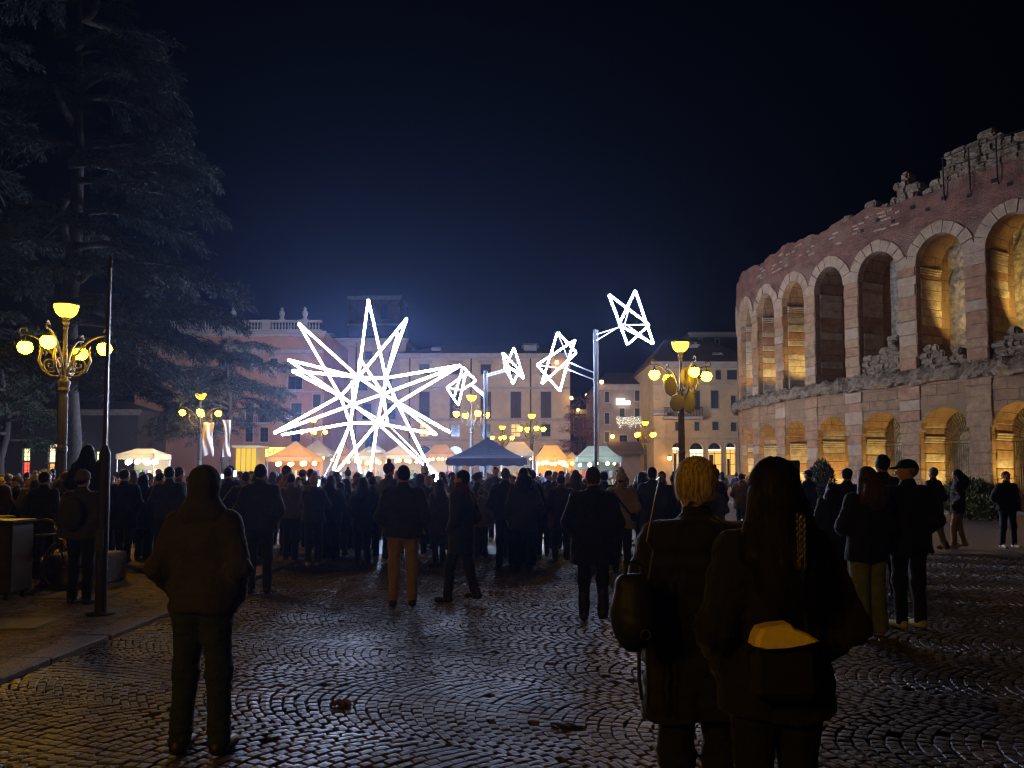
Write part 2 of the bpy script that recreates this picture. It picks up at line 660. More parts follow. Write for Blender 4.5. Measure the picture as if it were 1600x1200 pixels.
def arch_pts(b, A, n=14):
    """opening outline of bay b, from left foot over the crown to right foot, as (t, z)"""
    c = b + 0.5
    pts = [(c - A['hw'], A['z0']), (c - A['hw'], A['z0'] + (A['spring'] - A['z0']) * .5), (c - A['hw'], A['spring'])]
    for k in range(1, n):
        a = math.pi * (1 - k / n)
        pts.append((c + A['hw'] * math.cos(a), A['spring'] + A['rise'] * math.sin(a)))
    pts += [(c + A['hw'], A['spring']), (c + A['hw'], A['z0'] + (A['spring'] - A['z0']) * .5), (c + A['hw'], A['z0'])]
    return pts


def tier(b, A, ztop):
    """wall panel of one bay with its arched opening, plus the reveal"""
    V, F, U = [], [], []
    ap = arch_pts(b, A)
    m = len(ap)
    outer = []
    for i, (t, z) in enumerate(ap):
        if i < 3:
            outer.append((b, z))
        elif i >= m - 3:
            outer.append((b + 1, z))
        else:
            k = i - 2
            n = m - 5
            a = k / (n)
            # walk up the side, along the top, down the side
            side = ztop - A['spring']
            total = side * 2 + 4.0
            dd = a * total
            if dd < side:
                outer.append((b, A['spring'] + dd))
            elif dd < side + 4.0:
                outer.append((b + (dd - side) / 4.0, ztop))
            else:
                outer.append((b + 1, ztop - (dd - side - 4.0)))
    # make sure of the two corners
    def nearest(tgt):
        return min(range(3, m - 3), key=lambda i: (outer[i][0] - tgt[0]) ** 2 * 12 + (outer[i][1] - tgt[1]) ** 2)
    outer[nearest((b, ztop))] = (b, ztop)
    outer[nearest((b + 1, ztop))] = (b + 1, ztop)
    for (t, z) in ap:
        V.append(AF(t, 0, z)); U.append((s_of(t), z))
    mids = []
    for (p, q) in zip(ap, outer):
        t, z = (p[0] + q[0]) / 2, (p[1] + q[1]) / 2
        V.append(AF(t, 0, z)); U.append((s_of(t), z))
    for (t, z) in outer:
        V.append(AF(t, 0, z)); U.append((s_of(t), z))
    for i in range(m - 1):
        F.append((i, i + 1, m + i + 1, m + i))
        F.append((m + i, m + i + 1, 2 * m + i + 1, 2 * m + i))
    k = len(V)
    for (t, z) in ap:
        V.append(AF(t, 0, z)); U.append((s_of(t), z))
    for (t, z) in ap:
        V.append(AF(t, -DEPTH, z)); U.append((s_of(t) + DEPTH, z))
    for i in range(m - 1):
        F.append((k + i, k + m + i, k + m + i + 1, k + i + 1))
    return V, F, U


for b in range(NB):
    V, F, U = tier(b, LO, Z_MID)
    aobj('arcade_wall', V, F, M_stone, U)
    V, F, U = tier(b, UP, 14.35)
    aobj('upper_wall', V, F, M_stone if b % 3 else M_stone, U)

# the band between the tiers: a rough broken ledge
V, F, U = [], [], []
NS = NB * 14
prof = [(0.0, 6.3), (0.28, 6.25), (0.42, 6.42), (0.36, 6.66), (0.22, 6.9), (0.02, 7.06), (-0.5, 7.02), (-DEPTH, 7.0)]
rs = np.random.default_rng(5)
for i in range(NS + 1):
    t = i / NS * NB
    for j, (n, z) in enumerate(prof):
        jn = rs.normal(0, 0.06) if 0 < j < 6 else 0
        jz = rs.normal(0, 0.055) if 0 < j < 7 else 0
        big = 0.10 * math.sin(t * 5.1) * math.sin(t * 11.7 + 1)
        V.append(AF(t, n + jn + (big if 0 < j < 5 else 0), z + jz + (big * .6 if 2 < j < 7 else 0)))
        U.append((s_of(t), z + n))
m = len(prof)
for i in range(NS):
    for j in range(m - 1):
        F.append((i * m + j, (i + 1) * m + j, (i + 1) * m + j + 1, i * m + j + 1))
aobj('ledge', V, F, M_rubble, U)

# rough masonry left standing in some upper openings (broken sills)
def rubble_fill(b, ztop, seed):
    FILLS.append((b, ztop, seed))


FILLS = []
rubble_fill(6, 9.3, 3)
rubble_fill(7, 8.5, 8)
rubble_fill(8, 8.4, 12)

# brick attic above the arches, set a little back, with putlog holes and a ragged crest
V, F, U = [], [], []
NS = NB * 12
rows = [(0.02, 14.35), (0.05, 14.5), (0.0, 14.9), (-0.02, 15.4), (-0.03, 16.0), (-0.35, 16.05), (-1.2, 15.9), (-DEPTH, 15.6)]
rs = np.random.default_rng(9)
for i in range(NS + 1):
    t = i / NS * NB
    crest = 0.14 * math.sin(t * 3.3) + 0.08 * math.sin(t * 9.1) + rs.normal(0, 0.04)
    for j, (n, z) in enumerate(rows):
        V.append(AF(t, n + (rs.normal(0, 0.012) if j else 0), z + (crest if j >= 4 else (crest * .5 if j == 3 else 0))))
        U.append((s_of(t), z - n if j > 4 else z))
m = len(rows)
for i in range(NS):
    for j in range(m - 1):
        F.append((i * m + j, (i + 1) * m + j, (i + 1) * m + j + 1, i * m + j + 1))
aobj('brick_attic', V, F, M_brick, U)
# brick spandrels: thin brick facing between the arch rings, 2 cm proud of the wall
for b in range(NB):
    c = b + 1.0
    V, F, U = [], [], []
    if b == NB - 1:
        break
    n = 10
    L = (cr(b + 1) - cr(b)).length
    for j in range(7):
        z = 12.75 + (14.36 - 12.75) * j / 6
        dz = z - UP['spring']
        ro = 1.36 + 0.60
        half = 0.5 - (math.sqrt(max(0.0, 1 - (dz / ro) ** 2)) * (UP['hw'] + 0.60 / L) if dz < ro else 0.0)
        half = max(half, 0.012) + 0.02
        for i in range(n + 1):
            t = c - half + 2 * half * i / n
            V.append(AF(t, 0.02, z)); U.append((s_of(t), z))
    for j in range(6):
        for i in range(n):
            a = j * (n + 1) + i
            F.append((a, a + 1, a + n + 2, a + n + 1))
    aobj('brick_spandrel', V, F, M_brick, U)

# pale stones and putlog holes drawn as dark blocks in the brick attic
_pr = random.Random(4)
for k in range(46):
    t = _pr.uniform(3.2, 7.0)
    z = 14.75 + .22 * int(_pr.uniform(0, 5)) + _pr.uniform(-.02, .02)
    w = _pr.uniform(.03, .075)
    V = []
    for n_ in (-.1, .045):
        V += [AF(t - w, n_, z), AF(t + w, n_, z), AF(t + w, n_, z + .085), AF(t - w, n_, z + .085)]
    aobj('pale_stone', V, [(4, 5, 6, 7), (0, 1, 5, 4), (1, 2, 6, 5), (2, 3, 7, 6), (3, 0, 4, 7)], M_vous)
M_putlog_shade = mat('putlog_shade', (.02, .015, .013), rough=1)  # solid blocks; the dark colour stands for shade inside the holes
for k in range(14):
    t = 6.2 + k * .29 + _pr.uniform(-.06, .06)
    z = 14.95 + (.35 if k % 2 else 0) + _pr.uniform(-.05, .05)
    V = []
    for n_ in (-.1, .028):
        V += [AF(t - .03, n_, z), AF(t + .03, n_, z), AF(t + .03, n_, z + .18), AF(t - .03, n_, z + .18)]
    aobj('putlog_shade_block', V, [(4, 5, 6, 7), (0, 1, 5, 4), (1, 2, 6, 5), (2, 3, 7, 6), (3, 0, 4, 7)], M_putlog_shade)

# voussoirs: separate wedge stones round each upper arch
VIS = range(1, 10)
for b in VIS:
    L = (cr(b + 1) - cr(b)).length
    c = b + 0.5
    nv = 9
    for k in range(nv):
        a0, a1 = math.pi * (1 - k / nv), math.pi * (1 - (k + 1) / nv)
        gap = 0.012
        ri, ro = 1.0, 1.0
        th = 0.56 + rng.uniform(-0.03, 0.05)
        V, F = [], []
        for fr, nn in ((0, 0.075 + rng.uniform(-.02, .025)), (1, -0.35)):
            for e in (0, 1):
                for q in range(4):
                    a = a0 - gap + (a1 - a0 + 2 * gap) * q / 3
                    rx = UP['hw'] + (th / L if e else -0.008 / L)
                    rz = UP['rise'] + (th if e else -0.008)
                    V.append(AF(c + rx * math.cos(a), nn, UP['spring'] + rz * math.sin(a)))
        I = lambda fr, e, q: fr * 8 + e * 4 + q
        for q in range(3):
            F.append((I(0, 0, q), I(0, 0, q + 1), I(0, 1, q + 1), I(0, 1, q)))
            F.append((I(1, 0, q), I(1, 1, q), I(1, 1, q + 1), I(1, 0, q + 1)))
            F.append((I(0, 1, q), I(0, 1, q + 1), I(1, 1, q + 1), I(1, 1, q)))
            F.append((I(0, 0, q), I(1, 0, q), I(1, 0, q + 1), I(0, 0, q + 1)))
        F.append((I(0, 0, 0), I(0, 1, 0), I(1, 1, 0), I(1, 0, 0)))
        F.append((I(0, 0, 3), I(1, 0, 3), I(1, 1, 3), I(0, 1, 3)))
        aobj('voussoir', V, F, M_vous)


def block(t0, t1, n0, n1, z0, z1, m, name='stone_block', jig=0.018, bev=0.03):
    """one hewn block in wall coordinates, edges worn"""
    tc, nc, zc = (t0 + t1) / 2, (n0 + n1) / 2, (z0 + z1) / 2
    V = []
    for (a, b_, c) in ((0, 0, 0), (1, 0, 0), (1, 1, 0), (0, 1, 0), (0, 0, 1), (1, 0, 1), (1, 1, 1), (0, 1, 1)):
        V.append(((t0, t1)[a], (n0, n1)[b_], (z0, z1)[c]))
    bm = bmesh.new()
    L = (cr(tc + 0.3) - cr(tc - 0.3)).length / 0.6
    vs_ = [bm.verts.new((v[0] * L, v[1], v[2])) for v in V]
    for q in ((0, 3, 2, 1), (4, 5, 6, 7), (0, 1, 5, 4), (1, 2, 6, 5), (2, 3, 7, 6), (3, 0, 4, 7)):
        bm.faces.new([vs_[i] for i in q])
    bmesh.ops.recalc_face_normals(bm, faces=bm.faces)
    bmesh.ops.bevel(bm, geom=list(bm.edges), offset=bev, segments=1 if bev < .05 else 2, affect='EDGES')
    bm.verts.index_update()
    out = []
    for v in bm.verts:
        out.append(AF((v.co.x) / L, v.co.y + rng.uniform(-jig, jig), v.co.z + rng.uniform(-jig, jig) * .6))
    F = [[w.index for w in q.verts] for q in bm.faces]
    bm.free()
    return aobj(name, out, F, m)


def courses(z0, z1, h):
    z, out = z0, []
    while z < z1 - 0.12:
        d = min(h * rng.uniform(0.75, 1.25), z1 - z)
        if z1 - z - d < 0.18:
            d = z1 - z
        out.append((z, z + d))
        z += d
    return out


BM = [M_block, M_block, M_block2, M_vous]
# front faces of the piers, block by block
for k in range(2, 10):
    for (z0, z1) in courses(0.0, 6.2, 0.62):
        h = 0.5 - LO['hw']
        if z1 > LO['spring'] + .3:
            h = h + 0.03
        w = h + rng.uniform(-0.012, 0.006)
        block(k - w, k + w, -0.30, 0.05 + rng.uniform(-.02, .04), z0 + .008, z1 - .008, rng.choice(BM))
    for (z0, z1) in courses(7.05, UP['spring'] + 0.25, 0.60):
        h = 0.5 - UP['hw']
        w = h + rng.uniform(-0.015, 0.004)
        block(k - w, k + w, -0.30, 0.06 + rng.uniform(-.025, .04), z0 + .008, z1 - .008, rng.choice(BM))
# far jambs of the openings, block by block, with impost mouldings; and the intrados stones over them
JM = [M_block, M_block3, M_block3, M_block2]
for b in range(2, 10):
    tj = b + 0.5 - LO['hw']
    for (z0, z1) in courses(0.0, 3.3, 0.50):
        sp = rng.uniform(-1.25, -0.75)
        L = (cr(b + 1) - cr(b)).length
        e = 0.035 / L + rng.uniform(-.006, .008)
        block(tj - .03, tj + e, -DEPTH + .02, -0.31, z0 + .006, z1 - .006, rng.choice(JM))
    for (dz, pr) in ((3.30, .05), (3.42, .085), (3.54, .12)):
        block(tj - .03, tj + pr / 3.4, -DEPTH + .03, -0.31, dz, dz + .115, M_block3, 'impost', 0.004)
    for (z0, z1) in courses(3.66, 4.35, 0.36):
        # leaning intrados stones
        for q in (0,):
            a = math.acos(max(-1, min(1, 1 - 0.0)))
        f_ = lambda z: LO['hw'] * math.sqrt(max(0.0, 1 - ((z - LO['spring']) / LO['rise']) ** 2)) if z > LO['spring'] else LO['hw']
        off = (LO['hw'] - f_((z0 + z1) / 2))
        block(tj + off - .03, tj + off + 0.03 / 3.4 * 1.2, -DEPTH + .03, -0.31, z0 + .006, z1 - .006, rng.choice(JM))
    tj = b + 0.5 - UP['hw']
    for (z0, z1) in courses(7.05, UP['spring'] - 0.35, 0.46):
        L = 3.4
        e = 0.035 / L + rng.uniform(-.008, .012)
        block(tj - .03, tj + e, -DEPTH + .02, -0.31, z0 + .006, z1 - .006, rng.choice(JM))
    for (dz, pr) in ((UP['spring'] - .34, .06), (UP['spring'] - .22, .10), (UP['spring'] - .10, .13)):
        block(tj - .03, tj + pr / 3.4, -DEPTH + .03, -0.31, dz, dz + .11, M_block3, 'impost', 0.004)

# gallery behind the arches: back wall, vault floors
def strip(name, z_a, n_a, z_b, n_b, m, t0=0.0, t1=NB, div=6, rough=0.0):
    V, F, U = [], [], []
    N = int((t1 - t0) * div)
    for i in range(N + 1):
        t = t0 + (t1 - t0) * i / N
        for (n, z) in ((n_a, z_a), (n_b, z_b)):
            V.append(AF(t, n + rng.uniform(-rough, rough), z)); U.append((s_of(t), z + n))
    for i in range(N):
        F.append((2 * i, 2 * i + 2, 2 * i + 3, 2 * i + 1))
    return aobj(name, V, F, m, U)


V, F, U = [], [], []
rs = np.random.default_rng(21)
NXs, NZs = NB * 10, 18
for j in range(NZs + 1):
    for i in range(NXs + 1):
        t = i / NXs * NB
        V.append(AF(t, -4.3 + rs.normal(0, 0.10), j / NZs * 14.6))
        U.append((s_of(t), j / NZs * 14.6))
for j in range(NZs):
    for i in range(NXs):
        a = j * (NXs + 1) + i
        F.append((a, a + 1, a + NXs + 2, a + NXs + 1))
aobj('gallery_wall', V, F, M_gallery, U)
strip('gallery_vault', 6.2, -DEPTH + .01, 6.2, -4.4, M_gallery)
strip('gallery_floor', 6.95, -DEPTH + .01, 6.95, -4.4, M_gallery)
strip('gallery_roof', 14.5, -DEPTH + .01, 14.5, -4.4, M_gallery)
# piers of the gallery (cross walls between the arches, from the jambs to the back wall)
for k in range(1, 11):
    for (z0, z1, hw) in ((0, 6.2, 0.5 - LO['hw']), (6.95, 14.5, 0.5 - UP['hw'])):
        V = []
        for z in (z0, z1):
            V += [AF(k - hw * .9, -DEPTH + .02, z), AF(k + hw * .9, -DEPTH + .02, z), AF(k + hw * .9, -2.6, z), AF(k - hw * .9, -2.6, z)]
        aobj('cross_wall', V, [(0, 1, 5, 4), (1, 2, 6, 5), (2, 3, 7, 6), (3, 0, 4, 7)], M_stone,
             [(0, z0), (1, z0), (2, z0), (3, z0), (0, z1), (1, z1), (2, z1), (3, z1)])

# ruined rubble core standing above the crest
def ruin(t0, t1, hfun, seed, n0=-0.08, n1=-0.85, zb=15.86, step=.15, ch=.36):
    rr = random.Random(seed)
    z, k = zb, 0
    hmax = max(hfun(u / 20) for u in range(21))
    while z < zb + hmax:
        dz = ch * rr.uniform(.75, 1.3)
        t = t0 - rr.uniform(0, step * .6)
        while t < t1:
            w = step * rr.uniform(.6, 1.45)
            u = min(1, max(0, (t + w / 2 - t0) / (t1 - t0)))
            if z + dz * .5 < zb + hfun(u) * min(1, .35 + 5 * min(u, 1 - u) * (t1 - t0)) and t + w < t1 + .06:
                block(t - .012, t + w + .012, n1, n0 + rr.uniform(-.08, .06), z - .05, z + dz * 1.03, M_rubble, 'ruin_stone', .045, min(.11, dz * .3, w * 1.0))
            t += w
        z += dz


for (b, zt_, sd_) in FILLS:
    ruin(b + .5 - UP['hw'] + .02, b + .5 + UP['hw'] - .02, lambda u: (zt_ - 7.0) * (.72 + .28 * math.sin(u * 5 + sd_)), sd_, -.10, -.8, 7.0, .13, .30)
ruin(6.18, 6.46, lambda u: 0.85, 1)
ruin(6.72, 7.22, lambda u: 0.5 + 0.95 * math.sin(u * math.pi), 2)
ruin(7.46, 10.4, lambda u: 1.75 + 0.28 * math.sin(u * 11) + 0.12 * math.sin(u * 27 + 1), 3)
for (t, h) in ((5.62, .22), (5.85, .3), (6.6, .35), (7.3, .3), (5.2, .2)):
    ruin(t, t + .14, lambda u: h + .15, int(t * 10))

# iron railing in front of the ruin
posts = [7.62, 7.98, 8.34, 8.70, 9.05, 9.4]
for t in posts:
    mb = MB().tube([AF(t, 0.10, 15.3), AF(t, 0.14, 17.35)], 0.035, 6)
    mb.tube([AF(t, 0.10, 15.3), AF(t, -0.05, 15.15)], 0.03, 5)
    mb.v = [(p[0] - 20.4, p[1] - 39.2, p[2]) for p in mb.v]
    mb.build('railing_post', M_iron, arena)
for z in (17.3, 16.7):
    mb = MB().tube([AF(7.55 + 0.1 * k, 0.14, z) for k in range(19)], 0.018, 5)
    mb.v = [(p[0] - 20.4, p[1] - 39.2, p[2]) for p in mb.v]
    mb.build('railing_bar', M_iron, arena)

# fan-light iron gates in two lower openings
def gate(b):
    c = b + 0.5
    hw = LO['hw']
    mb = MB()
    n = 22
    dn = -DEPTH + 0.12
    for i in range(n + 1):
        t = c - hw + 2 * hw * i / n
        mb.tube([AF(t, dn, 0), AF(t, dn, 3.3)], 0.016, 4, caps=False)
    for z in (0.15, 1.6, 3.25, 3.42):
        mb.tube([AF(c - hw + 2 * hw * i / 8, dn, z) for i in range(9)], 0.03, 4)
    cen = AF(c, dn, 3.45)
    for i in range(25):
        a = math.pi * i / 24
        mb.tube([AF(c + 0.12 * math.cos(a), dn, 3.45 + .42 * math.sin(a)), AF(c + hw * math.cos(a), dn, 3.5 + 1.45 * math.sin(a))], 0.016, 4, caps=False)
    for rr in (0.35, 0.68):
        mb.tube([AF(c + hw * rr * math.cos(math.pi * i / 16), dn, 3.45 + 1.4 * rr * math.sin(math.pi * i / 16)) for i in range(17)], 0.026, 4)
    mb.v = [(p[0] - 20.4, p[1] - 39.2, p[2]) for p in mb.v]
    return mb.build('gate', M_gate, arena)


M_gate = mat('gate_iron', (0.09, 0.075, 0.055), rough=0.45, metal=0.5)
gate(6); gate(7); gate(8)

# floodlights set on the floor of the openings, washing the far jambs
M_lens = emat('floodlight_lens', (1.0, 0.68, 0.16), 12.0, False)


def floodlight(b, up, power, near=0.30, aim_n=-1.0, which='jamb'):
    A = UP if up else LO
    z = (7.02 if up else 0.02) + (1.5 if up and b in (6, 7, 8) else 0)
    c = b + 0.5
    t_l = c + A['hw'] * near * 2 - 0.02
    e = empty('floodlight', AF(t_l, -1.1, z))
    tier_word = 'upper' if up else 'lower'
    tag(e, f'small floodlight washing the {tier_word} arena arch, arch {ORD[9 - b]} from the frame edge', 'floodlight', 'floodlights in the arena arches')
    h = MB().bbox(-.16, .16, -.09, .09, 0.06, 0.26, 0.02)
    h.build('housing', M_iron, e)
    MB().box(-.10, .10, -.05, .05, 0.0, 0.07).build('bracket', M_iron, e)
    MB().box(-.13, .13, -.07, .07, 0.262, 0.27).build('lens', M_lens, e)
    ld = bpy.data.lights.new('floodlight_lamp', 'SPOT')
    ld.energy = power
    ld.color = (1.0, 0.74, 0.25)
    ld.spot_size = R(110)
    ld.spot_blend = 0.8
    ld.shadow_soft_size = 0.08
    lo = bpy.data.objects.new('floodlight_lamp', ld)
    src = Vector(AF(t_l, -1.1, z + .36))
    if which == 'jamb':
        dst = Vector(AF(c - A['hw'], aim_n, z + (4.6 if not up else 3.6)))
    else:
        dst = Vector(AF(c - .3, -4.3, z + 3.4))
    lo.rotation_euler = (dst - src).to_track_quat('-Z', 'Y').to_euler()
    lo.location = (0, 0, .36)
    link(lo, e)


ORD = ['first', 'second', 'third', 'fourth', 'fifth', 'sixth', 'seventh', 'eighth', 'ninth', 'tenth', 'eleventh', 'twelfth',
       'thirteenth', 'fourteenth', 'fifteenth', 'sixteenth', 'seventeenth', 'eighteenth', 'nineteenth', 'twentieth']
ORD += ['twenty-' + k for k in ORD[:9]] + ['thirtieth'] + ['thirty-' + k for k in ORD[:9]] + ['fortieth']
for b in range(2, 10):
    floodlight(b, False, 430 if b < 8 else 480)
for b, pw, wh in ((1, 90, 'jamb'), (2, 180, 'jamb'), (3, 210, 'jamb'), (4, 280, 'jamb'), (7, 330, 'gallery'), (8, 400, 'gallery'), (9, 340, 'gallery')):
    floodlight(b, True, pw, which=wh)
# ------------------------------------------------------------------ buildings round the square
M_pane = mat('dark_pane', (0.02, 0.022, 0.028), rough=0.12, spec=0.6)
M_strip = emat('shop_light_strip', (1.0, .8, .45), 5.0)
M_litpane = emat('lit_pane', (1.0, 0.62, 0.22), .8)
M_shut = mat('shutter_grey_green', (0.055, 0.06, 0.058), rough=0.7, var=0.2, vscale=4)
M_shutb = mat('shutter_brown', (0.07, 0.05, 0.042), rough=0.7, var=0.2, vscale=4)
M_trim = mat('stone_trim', (0.42, 0.36, 0.30), rough=0.8, var=0.2, vscale=2, bump=0.3)
M_rooft = mat('roof_tile', (0.16, 0.085, 0.06), rough=0.9, var=0.4, vscale=4, bump=0.8, bscale=9)
M_pipe = mat('drain_pipe', (0.07, 0.05, 0.04), rough=0.5, metal=0.4)


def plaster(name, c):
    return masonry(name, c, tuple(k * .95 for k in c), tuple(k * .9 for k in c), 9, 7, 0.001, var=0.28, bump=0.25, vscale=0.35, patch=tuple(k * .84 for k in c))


M_pink = plaster('plaster_pink', (0.54, 0.275, 0.17))
M_ochre = plaster('plaster_ochre', (0.62, 0.45, 0.24))
M_cream = plaster('plaster_cream', (0.68, 0.50, 0.30))
M_rose = plaster('plaster_rose', (0.62, 0.41, 0.27))
M_greyb = plaster('plaster_greybrown', (0.34, 0.26, 0.21))
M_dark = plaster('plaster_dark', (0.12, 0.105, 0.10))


def wall_holes(mb, x0, x1, z0, z1, rects, depth=0.28, arch=()):
    """front wall at local y=0 (facing -y) with openings; rects (x0,x1,z0,z1)"""
    xs = sorted(set([x0, x1] + [r[0] for r in rects] + [r[1] for r in rects]))
    zs = sorted(set([z0, z1] + [r[2] for r in rects] + [r[3] for r in rects]))
    for i in range(len(xs) - 1):
        for j in range(len(zs) - 1):
            cx, cz = (xs[i] + xs[i + 1]) / 2, (zs[j] + zs[j + 1]) / 2
            if any(r[0] < cx < r[1] and r[2] < cz < r[3] for r in rects):
                continue
            a, b, c, d = xs[i], xs[i + 1], zs[j], zs[j + 1]
            mb.add([(a, 0, c), (b, 0, c), (b, 0, d), (a, 0, d)], [(0, 1, 2, 3)], [(a, c), (b, c), (b, d), (a, d)])
    for r in rects:
        a, b, c, d = r[:4]
        mb.add([(a, 0, c), (b, 0, c), (b, 0, d), (a, 0, d), (a, depth, c), (b, depth, c), (b, depth, d), (a, depth, d)],
               [(0, 4, 5, 1), (1, 5, 6, 2), (2, 6, 7, 3), (3, 7, 4, 0)])
        if r in arch:
            # fill the two top corners so the head reads round
            rad = (b - a) / 2
            cx = (a + b) / 2
            for s in (-1, 1):
                pts = [(cx + s * rad, d)]
                for k in range(7):
                    t = math.pi / 2 * k / 6
                    pts.append((cx + s * rad * math.cos(t), d - rad + rad * math.sin(t)))
                n = len(pts)
                v = [(p[0], 0.001, p[1]) for p in pts] + [(p[0], depth, p[1]) for p in pts]
                f = [tuple(range(n)), tuple(range(2 * n - 1, n - 1, -1))]
                f += [(k, k + 1, n + k + 1, n + k) for k in range(1, n - 1)]
                mb.add(v, f)


def building(name, label, pxa, pxb, Y, py_eave, wall_m, wins=(), depth=14.0, roof=2.4, cornice=0.45, side_m=None, zb=0.0, trim=True, roof_m=None):
    """wins: dicts px0,px1,py0,py1 and style; the wall stands square to the view at distance Y"""
    pm = (py_eave + 742) / 2
    xa, xb = at(pxa, pm, Y).x, at(pxb, pm, Y).x
    zt = at(800, py_eave, Y).z
    e = empty(name, ((xa + xb) / 2, Y, 0))
    tag(e, label, 'building')
    cx = (xa + xb) / 2
    rects, arch = [], []
    for w in wins:
        a = at(w['p'][0], (w['p'][2] + w['p'][3]) / 2, Y)
        b = at(w['p'][1], (w['p'][2] + w['p'][3]) / 2, Y)
        r = (round(a.x - cx, 3), round(b.x - cx, 3), round(max(zb + .02, at(800, w['p'][3], Y).z), 3), round(at(800, w['p'][2], Y).z, 3))
        w['r'] = r
        rects.append(r)
        if w.get('arch'):
            arch.append(r)
    mb = MB()
    wall_holes(mb, xa - cx, xb - cx, zb, zt, rects, arch=arch)
    A, B = xa - cx, xb - cx
    mb.add([(A, 0, zb), (A, depth, zb), (A, depth, zt), (A, 0, zt)], [(0, 3, 2, 1)], [(0, zb), (depth, zb), (depth, zt), (0, zt)])
    mb.add([(B, 0, zb), (B, depth, zb), (B, depth, zt), (B, 0, zt)], [(0, 1, 2, 3)], [(0, zb), (depth, zb), (depth, zt), (0, zt)])
    mb.add([(A, depth, zb), (B, depth, zb), (B, depth, zt), (A, depth, zt)], [(0, 3, 2, 1)])
    mb.build('wall', wall_m, e)
    for w in wins:
        a, b, c, d = w['r']
        st = w.get('s', 'shut')
        f = MB()
        t = 0.09
        if trim and st != 'plain':
            f.box(a - t, a - .002, -0.05, -.003, c - .05, d + t)
            f.box(b + .002, b + t, -0.05, -.003, c - .05, d + t)
            f.box(a - .002, b + .002, -0.05, -.003, d + .002, d + t)
            f.box(a - .18, b + .18, -0.14, -.003, c - .16, c - .052)
            if w.get('hood'):
                f.box(a - .35, b + .35, -0.28, -.003, d + .42, d + .58)
        else:
            f.box(a + .002, b - .002, 0.10, 0.16, c, c + .06)
        wo_ = f.build('window', M_trim, e)
        zl = d - (b - a) / 2 if (w.get('arch') and st == 'lit') else d
        gl = MB().box(a - .01, b + .01, 0.24, 0.27, c - .01, zl + (.01 if zl == d else 0))
        gl.build('pane', w.get('pm', M_litpane if st == 'lit' else M_pane), wo_)
        if zl != d:
            MB().box(a - .01, b + .01, 0.24, 0.27, zl + .002, d + .01).build('lunette', M_pane, wo_)
            MB().box(a + .06, b - .06, 0.12, 0.20, zl - .14, zl - .02).build('light_strip', M_strip, wo_)
            MB().box(a + .12, a + (b - a) * .42, 0.16, 0.22, c, c + (zl - c) * rng.uniform(.5, .8)).build('display', M_shutb, wo_)
        if st in ('shut',):
            sm = w.get('sm', M_shut)
            mid = (a + b) / 2
            for (q0, q1) in ((a + .015, mid - .012), (mid + .012, b - .015)):
                s = MB().box(q0, q1, 0.05, 0.09, c + .02, d - .02)
                nl = max(4, int((d - c) / .32))
                for k in range(nl):
                    zz = c + .08 + (d - c - .16) * k / nl
                    s.box(q0 + .05, q1 - .05, 0.025, 0.05, zz, zz + (d - c) / nl * .45)
                s.build('shutter', sm, wo_)
        elif st == 'open':
            sm = w.get('sm', M_shut)
            wd = (b - a) / 2
            for (q0, q1) in ((a - wd - .1, a - .1), (b + .1, b + wd + .1)):
                MB().box(q0, q1, -0.11, -0.055, c + .02, d - .02).build('shutter', sm, wo_)
        elif st in ('lit', 'glass'):
            s = MB()
            nb = max(1, int((b - a) / .8))
            for k in range(1, nb + 1):
                xx = a + (b - a) * k / (nb + 1)
                s.box(xx - .025, xx + .025, 0.19, 0.235, c, d)
            for k in range(1, 3):
                zz = c + (d - c) * k / 3
                s.box(a, b, 0.20, 0.232, zz - .025, zz + .025)
            s.build('glazing_bars', M_shutb, wo_)
    if cornice:
        c_ = MB().box(A - .3, B + .3, -cornice, -.004, zt - .28, zt - .004)
        c_.box(A - .15, B + .15, -cornice * .55, -.004, zt - .55, zt - .284)
        c_.build('cornice', M_trim, e)
    if roof:
        o = cornice + .2
        rf = MB()
        A2, B2 = A - .35, B + .35
        hp = min(5.0, (B - A) * .3)
        v = [(A2, -o, zt), (B2, -o, zt), (B2, depth, zt), (A2, depth, zt), (A2 + hp, depth * .5, zt + roof), (B2 - hp, depth * .5, zt + roof)]
        rf.add(v, [(0, 1, 5, 4), (1, 2, 5), (2, 3, 4, 5), (3, 0, 4), (0, 3, 2, 1)])
        rf.build('roof', roof_m or M_rooft, e)
    return e, cx, zt


def wall_piece(e, cx, Y, name, p, m, y0=-0.2, y1=-.003):
    """a box on the facade, given in photo pixels"""
    a, b = at(p[0], (p[2] + p[3]) / 2, Y).x - cx, at(p[1], (p[2] + p[3]) / 2, Y).x - cx
    return MB().box(a, b, y0, y1, at(800, p[3], Y).z, at(800, p[2], Y).z).build(name, m, e)


def drainpipe(e, cx, Y, px, py0, py1):
    x = at(px, (py0 + py1) / 2, Y).x - cx
    MB().tube([(x, -.12, at(800, py1, Y).z), (x, -.12, at(800, py0, Y).z)], 0.08, 6).build('drainpipe', M_pipe, e)


